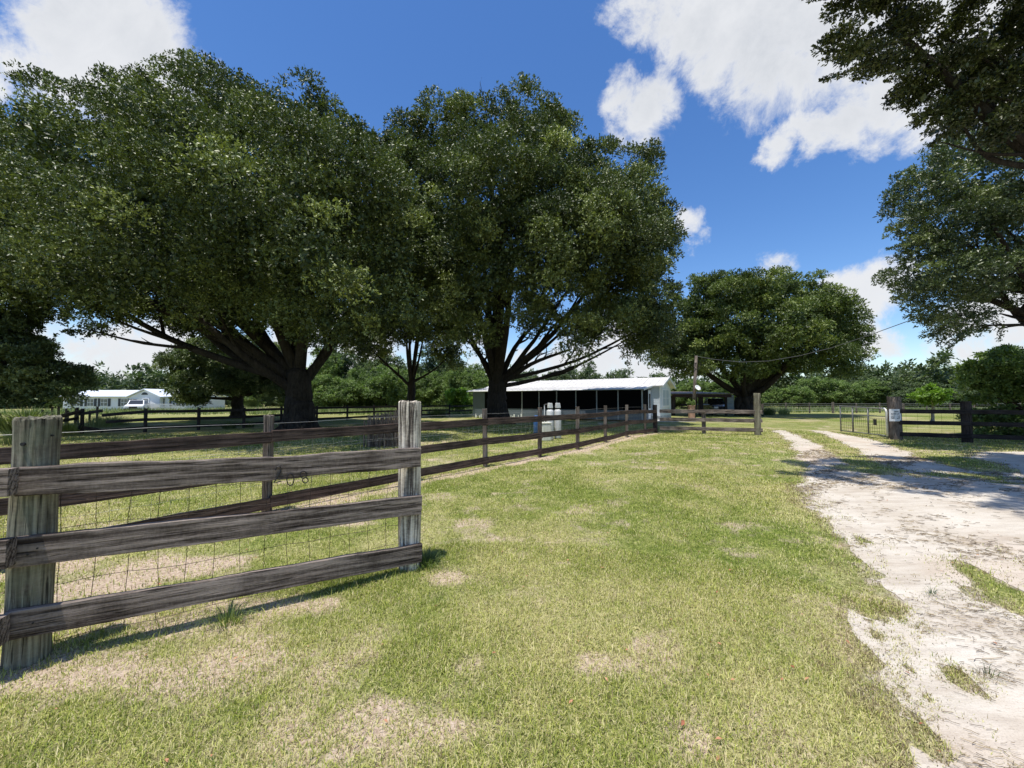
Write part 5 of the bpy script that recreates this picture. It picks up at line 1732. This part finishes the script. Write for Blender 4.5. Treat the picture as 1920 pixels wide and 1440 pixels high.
up_ = at(1302, 785, 31.5)
po = thing('utility_pole', 'slim weathered service pole with a thin cable at its top behind the cross fence', 'pole', (up_.x, 31.5, 0))
topz = at(1305, 667, 31.5).z
xt = at(1305.5, 667, 31.5).x; xb = at(1299.5, 780, 31.5).x
mb = MB(); mb.tube([(xb, 31.5, -.1), ((xb + xt) / 2, 31.5, topz * .5), (xt, 31.5, topz)], [.15, .125, .10], 12); mb.build('shaft', M_POSTB, po, smooth=True)
mb = MB(); mb.tube([(xt - .05, 31.4, topz - .55), (xt - .3, 31.4, topz - .75), (xt - .2, 31.4, topz - 1.0), (xt, 31.4, topz - 1.1)], .02, 5)
mb.tube([(xt + .05, 31.4, topz - .3), (xt + .32, 31.4, topz - .7), (xt + .1, 31.4, topz - 1.1)], .02, 5); mb.tube([(xt + .06, 31.39, topz - .2), (xt + .02, 31.39, topz * .4), (xb + .12, 31.38, 0)], .015, 5)
mb.build('cable_loop', M_BLACK, po)
dc = at(1308.5, 727, 31.2)
ds = thing('satellite_dish', 'white oval satellite dish on the service pole', 'satellite dish', tuple(dc))
vs = []; fs = []
nn = Vector((.35, -.78, .5)).normalized(); s1 = nn.cross(Vector((0, 0, 1))).normalized(); s2 = s1.cross(nn)
for j in range(6):
    q = .28 * j / 5
    for k in range(20):
        a = 2 * PI * k / 20
        vs.append(dc + s1 * math.cos(a) * q + s2 * math.sin(a) * q * .85 + nn * (q * q * .8 - .06))
for j in range(5):
    for k in range(20): a = j * 20 + k; b = j * 20 + (k + 1) % 20; fs.append((a, b, b + 20, a + 20))
o = MB().add(vs, fs).build('reflector', M_WHITE, ds, smooth=True)
md = o.modifiers.new('thick', 'SOLIDIFY'); md.thickness = .02
mb = MB(); mb.tube([dc - nn * .06, dc + Vector((-.22, .25, -.1))], .02, 6); mb.tube([dc - s2 * .24, dc + nn * .3 - s2 * .12], .012, 5); mb.build('arm', M_GATE, ds)
# overhead cable
c0_ = Vector((xt, 31.5, topz - .05)); c1_ = Vector((14.5, 8.0, 6.2))
c1_ = at(1700, 604, 15.5); far_e = c1_ + (c1_ - at(1640, 627, 18.0)).normalized() * 6
pts = []
keys = [(1307, 668, 31.3), (1340, 674, 29.5), (1390, 679, 27), (1440, 677, 25), (1500, 667, 22.5), (1560, 652, 20.3), (1620, 632, 18), (1700, 603, 15.5), (1800, 560, 13.2), (1900, 515, 11.5)]
pts = [at(*k) for k in keys]
mb = MB(); mb.tube(pts, .016, 5)
tag(mb.build('overhead_cable', plain('cable', (.10, .10, .10), .6, .1)), 'thin sagging overhead cable from the service pole to the right hand trees', 'cable')
# potted plant on clay pedestal beside the pole
pl_ = at(1296.5, 785, 30.5)
pt = thing('plant_pedestal', 'square terracotta pedestal planter beside the service pole', 'planter', (pl_.x, 30.5, 0))
zt = at(1296, 760, 30.5).z
mb = MB(); mb.box((pl_.x, 30.5, zt / 2), (.36, .36, zt)); mb.box((pl_.x, 30.5, zt - .03), (.42, .42, .08)); mb.build('pedestal', plain('terracotta', (.42, .25, .18), .8, .15, 6), pt, bevel=.01)
V, F3, tt = crown_leaves([((0, 0, .15), (.2, .2, .2))], 500, .09, .12, 61)
loc = np.array([pl_.x, 30.5, zt])
npmesh('foliage', V, F3, M_WOODS, pt, tuple(loc), face_attr={'tint': tt})

# ------------------------------------------------------------------ white house far left
YW = 52.0
xr = at(349, 760, YW).x; xl = at(118, 760, YW).x
wh = thing('ranch_house', 'long white ranch house with dark shutters and a central gable at the far left', 'house', ((xl + xr) / 2, YW, 0))
M_WSID = siding('white_siding', (.80, .81, .82), .18, 2, .5, .03)
M_WROOF = plain('bright_metal_roof', (.72, .76, .80), .35, .03, 1, 0, .6)
M_SHUT = plain('dark_shutter', (.05, .055, .06), .6, .2)
EZ = 1.95; RZ_ = 2.80
mb = MB(); mb.box(((xl + xr) / 2, YW + 3.5, EZ / 2), (xr - xl, 7.0, EZ))
mb.prism([(xr - .02 - (xl + xr) / 2 - 0, 0)] and [(0, 0), (7, 0), (3.5, RZ_ - EZ)], 0.02, .08, Matrix(((0, 1, 0), (1, 0, 0), (0, 0, 1))), (xr - .1, YW, EZ + .001))
mb.build('wall', M_WSID, wh)
mb = MB()
slab(mb, [Vector((xl - .3, YW - .35, EZ + .04)), Vector((xr + .3, YW - .35, EZ + .04)), Vector((xr + .3, YW + 3.5, RZ_ + .08)), Vector((xl - .3, YW + 3.5, RZ_ + .08))], .08)
slab(mb, [Vector((xl - .3, YW + 3.5, RZ_ + .08)), Vector((xr + .3, YW + 3.5, RZ_ + .08)), Vector((xr + .3, YW + 7.3, EZ + .04)), Vector((xl - .3, YW + 7.3, EZ + .04))], .08)
mb.build('roof', M_WROOF, wh)
# gable
g0 = at(240, 745, YW - .7).x; g1 = at(300, 745, YW - .7).x; gc = at(272, 731, YW - .7); gcx = (g0 + g1) / 2
mb = MB(); mb.add([Vector((g0 + .1, YW - .6, 0)), Vector((g1 - .1, YW - .6, 0)), Vector((g1 - .1, YW - .6, EZ)), Vector((gcx, YW - .6, RZ_ + .02)), Vector((g0 + .1, YW - .6, EZ)),
                   Vector((g0 + .1, YW - .002, 0)), Vector((g1 - .1, YW - .002, 0)), Vector((g1 - .1, YW - .002, EZ)), Vector((gcx, YW - .002, RZ_ + .02)), Vector((g0 + .1, YW - .002, EZ))],
                  [(0, 1, 2, 3, 4), (1, 6, 7, 2), (0, 4, 9, 5)])
mb.build('wall', M_WSID, wh)
mb = MB()
slab(mb, [Vector((g0 - .2, YW - .85, EZ - .02)), Vector((gcx, YW - .85, RZ_ + .16)), Vector((gcx, YW + 3.4, RZ_ + .16)), Vector((g0 - .2, YW + 1.0, EZ - .02))], .09)
slab(mb, [Vector((gcx, YW - .85, RZ_ + .16)), Vector((g1 + .2, YW - .85, EZ - .02)), Vector((g1 + .2, YW + 1.0, EZ - .02)), Vector((gcx, YW + 3.4, RZ_ + .16))], .09)
mb.build('roof', M_WROOF, wh)
mb = MB()
n = 12
pts = [Vector((gcx + math.cos(PI * k / n) * .42, YW - .64, EZ + .22 + math.sin(PI * k / n) * .32)) for k in range(n + 1)]
mb.add(pts, [tuple(range(n + 1))[::-1]]); mb.build('fanlight', M_SHUT, wh)


def hwin(px0, px1, y_off=0.0, shutters=True, z0=.75, z1=1.62):
    xa = at(px0, 750, YW + y_off).x; xb_ = at(px1, 750, YW + y_off).x
    yy = YW + y_off
    mb = MB(); mb.box(((xa + xb_) / 2, yy - .03, (z0 + z1) / 2), (xb_ - xa + .12, .05, z1 - z0 + .12)); wo = mb.build('window', M_TRIM, wh)
    mb = MB(); mb.box(((xa + xb_) / 2, yy - .06, (z0 + z1) / 2), (xb_ - xa, .01, z1 - z0)); mb.build('pane', M_GLASS, wo)
    mb = MB(); mb.box(((xa + xb_) / 2, yy - .075, (z0 + z1) / 2), (xb_ - xa, .02, .05)); mb.box(((xa + xb_) / 2, yy - .075, (z0 + z1) / 2), (.05, .018, z1 - z0)); mb.build('muntin', M_TRIM, wo)
    if shutters:
        for s_, xx in ((-1, xa), (1, xb_)):
            mb = MB(); mb.box((xx + s_ * .24, yy - .04, (z0 + z1) / 2), (.30, .05, z1 - z0 + .14)); mb.build('shutter', M_SHUT, wh)


hwin(140, 150); hwin(165, 176); hwin(190, 202); hwin(228, 239); hwin(243, 257, -.6, False); hwin(290, 303); hwin(324, 338)
xd = at(274, 750, YW - .6).x
mb = MB(); mb.box((xd, YW - .64, .9), (.95, .05, 1.75)); dd_ = mb.build('door', M_TRIM, wh)
mb = MB(); mb.box((xd, YW - .672, 1.35), (.6, .01, .6)); mb.build('pane', M_GLASS, dd_)
# porch railing
mb = MB()
for k in range(30): mb.box((at(278 + k * 2.4, 750, YW - 2).x, YW - 2, .62), (.04, .04, .7))
mb.box((at(313, 750, YW - 2).x, YW - 2, .98), (at(350, 750, YW - 2).x - at(276, 750, YW - 2).x, .06, .06))
mb.build('railing', M_TRIM, wh)
bpy.context.view_layer.update()
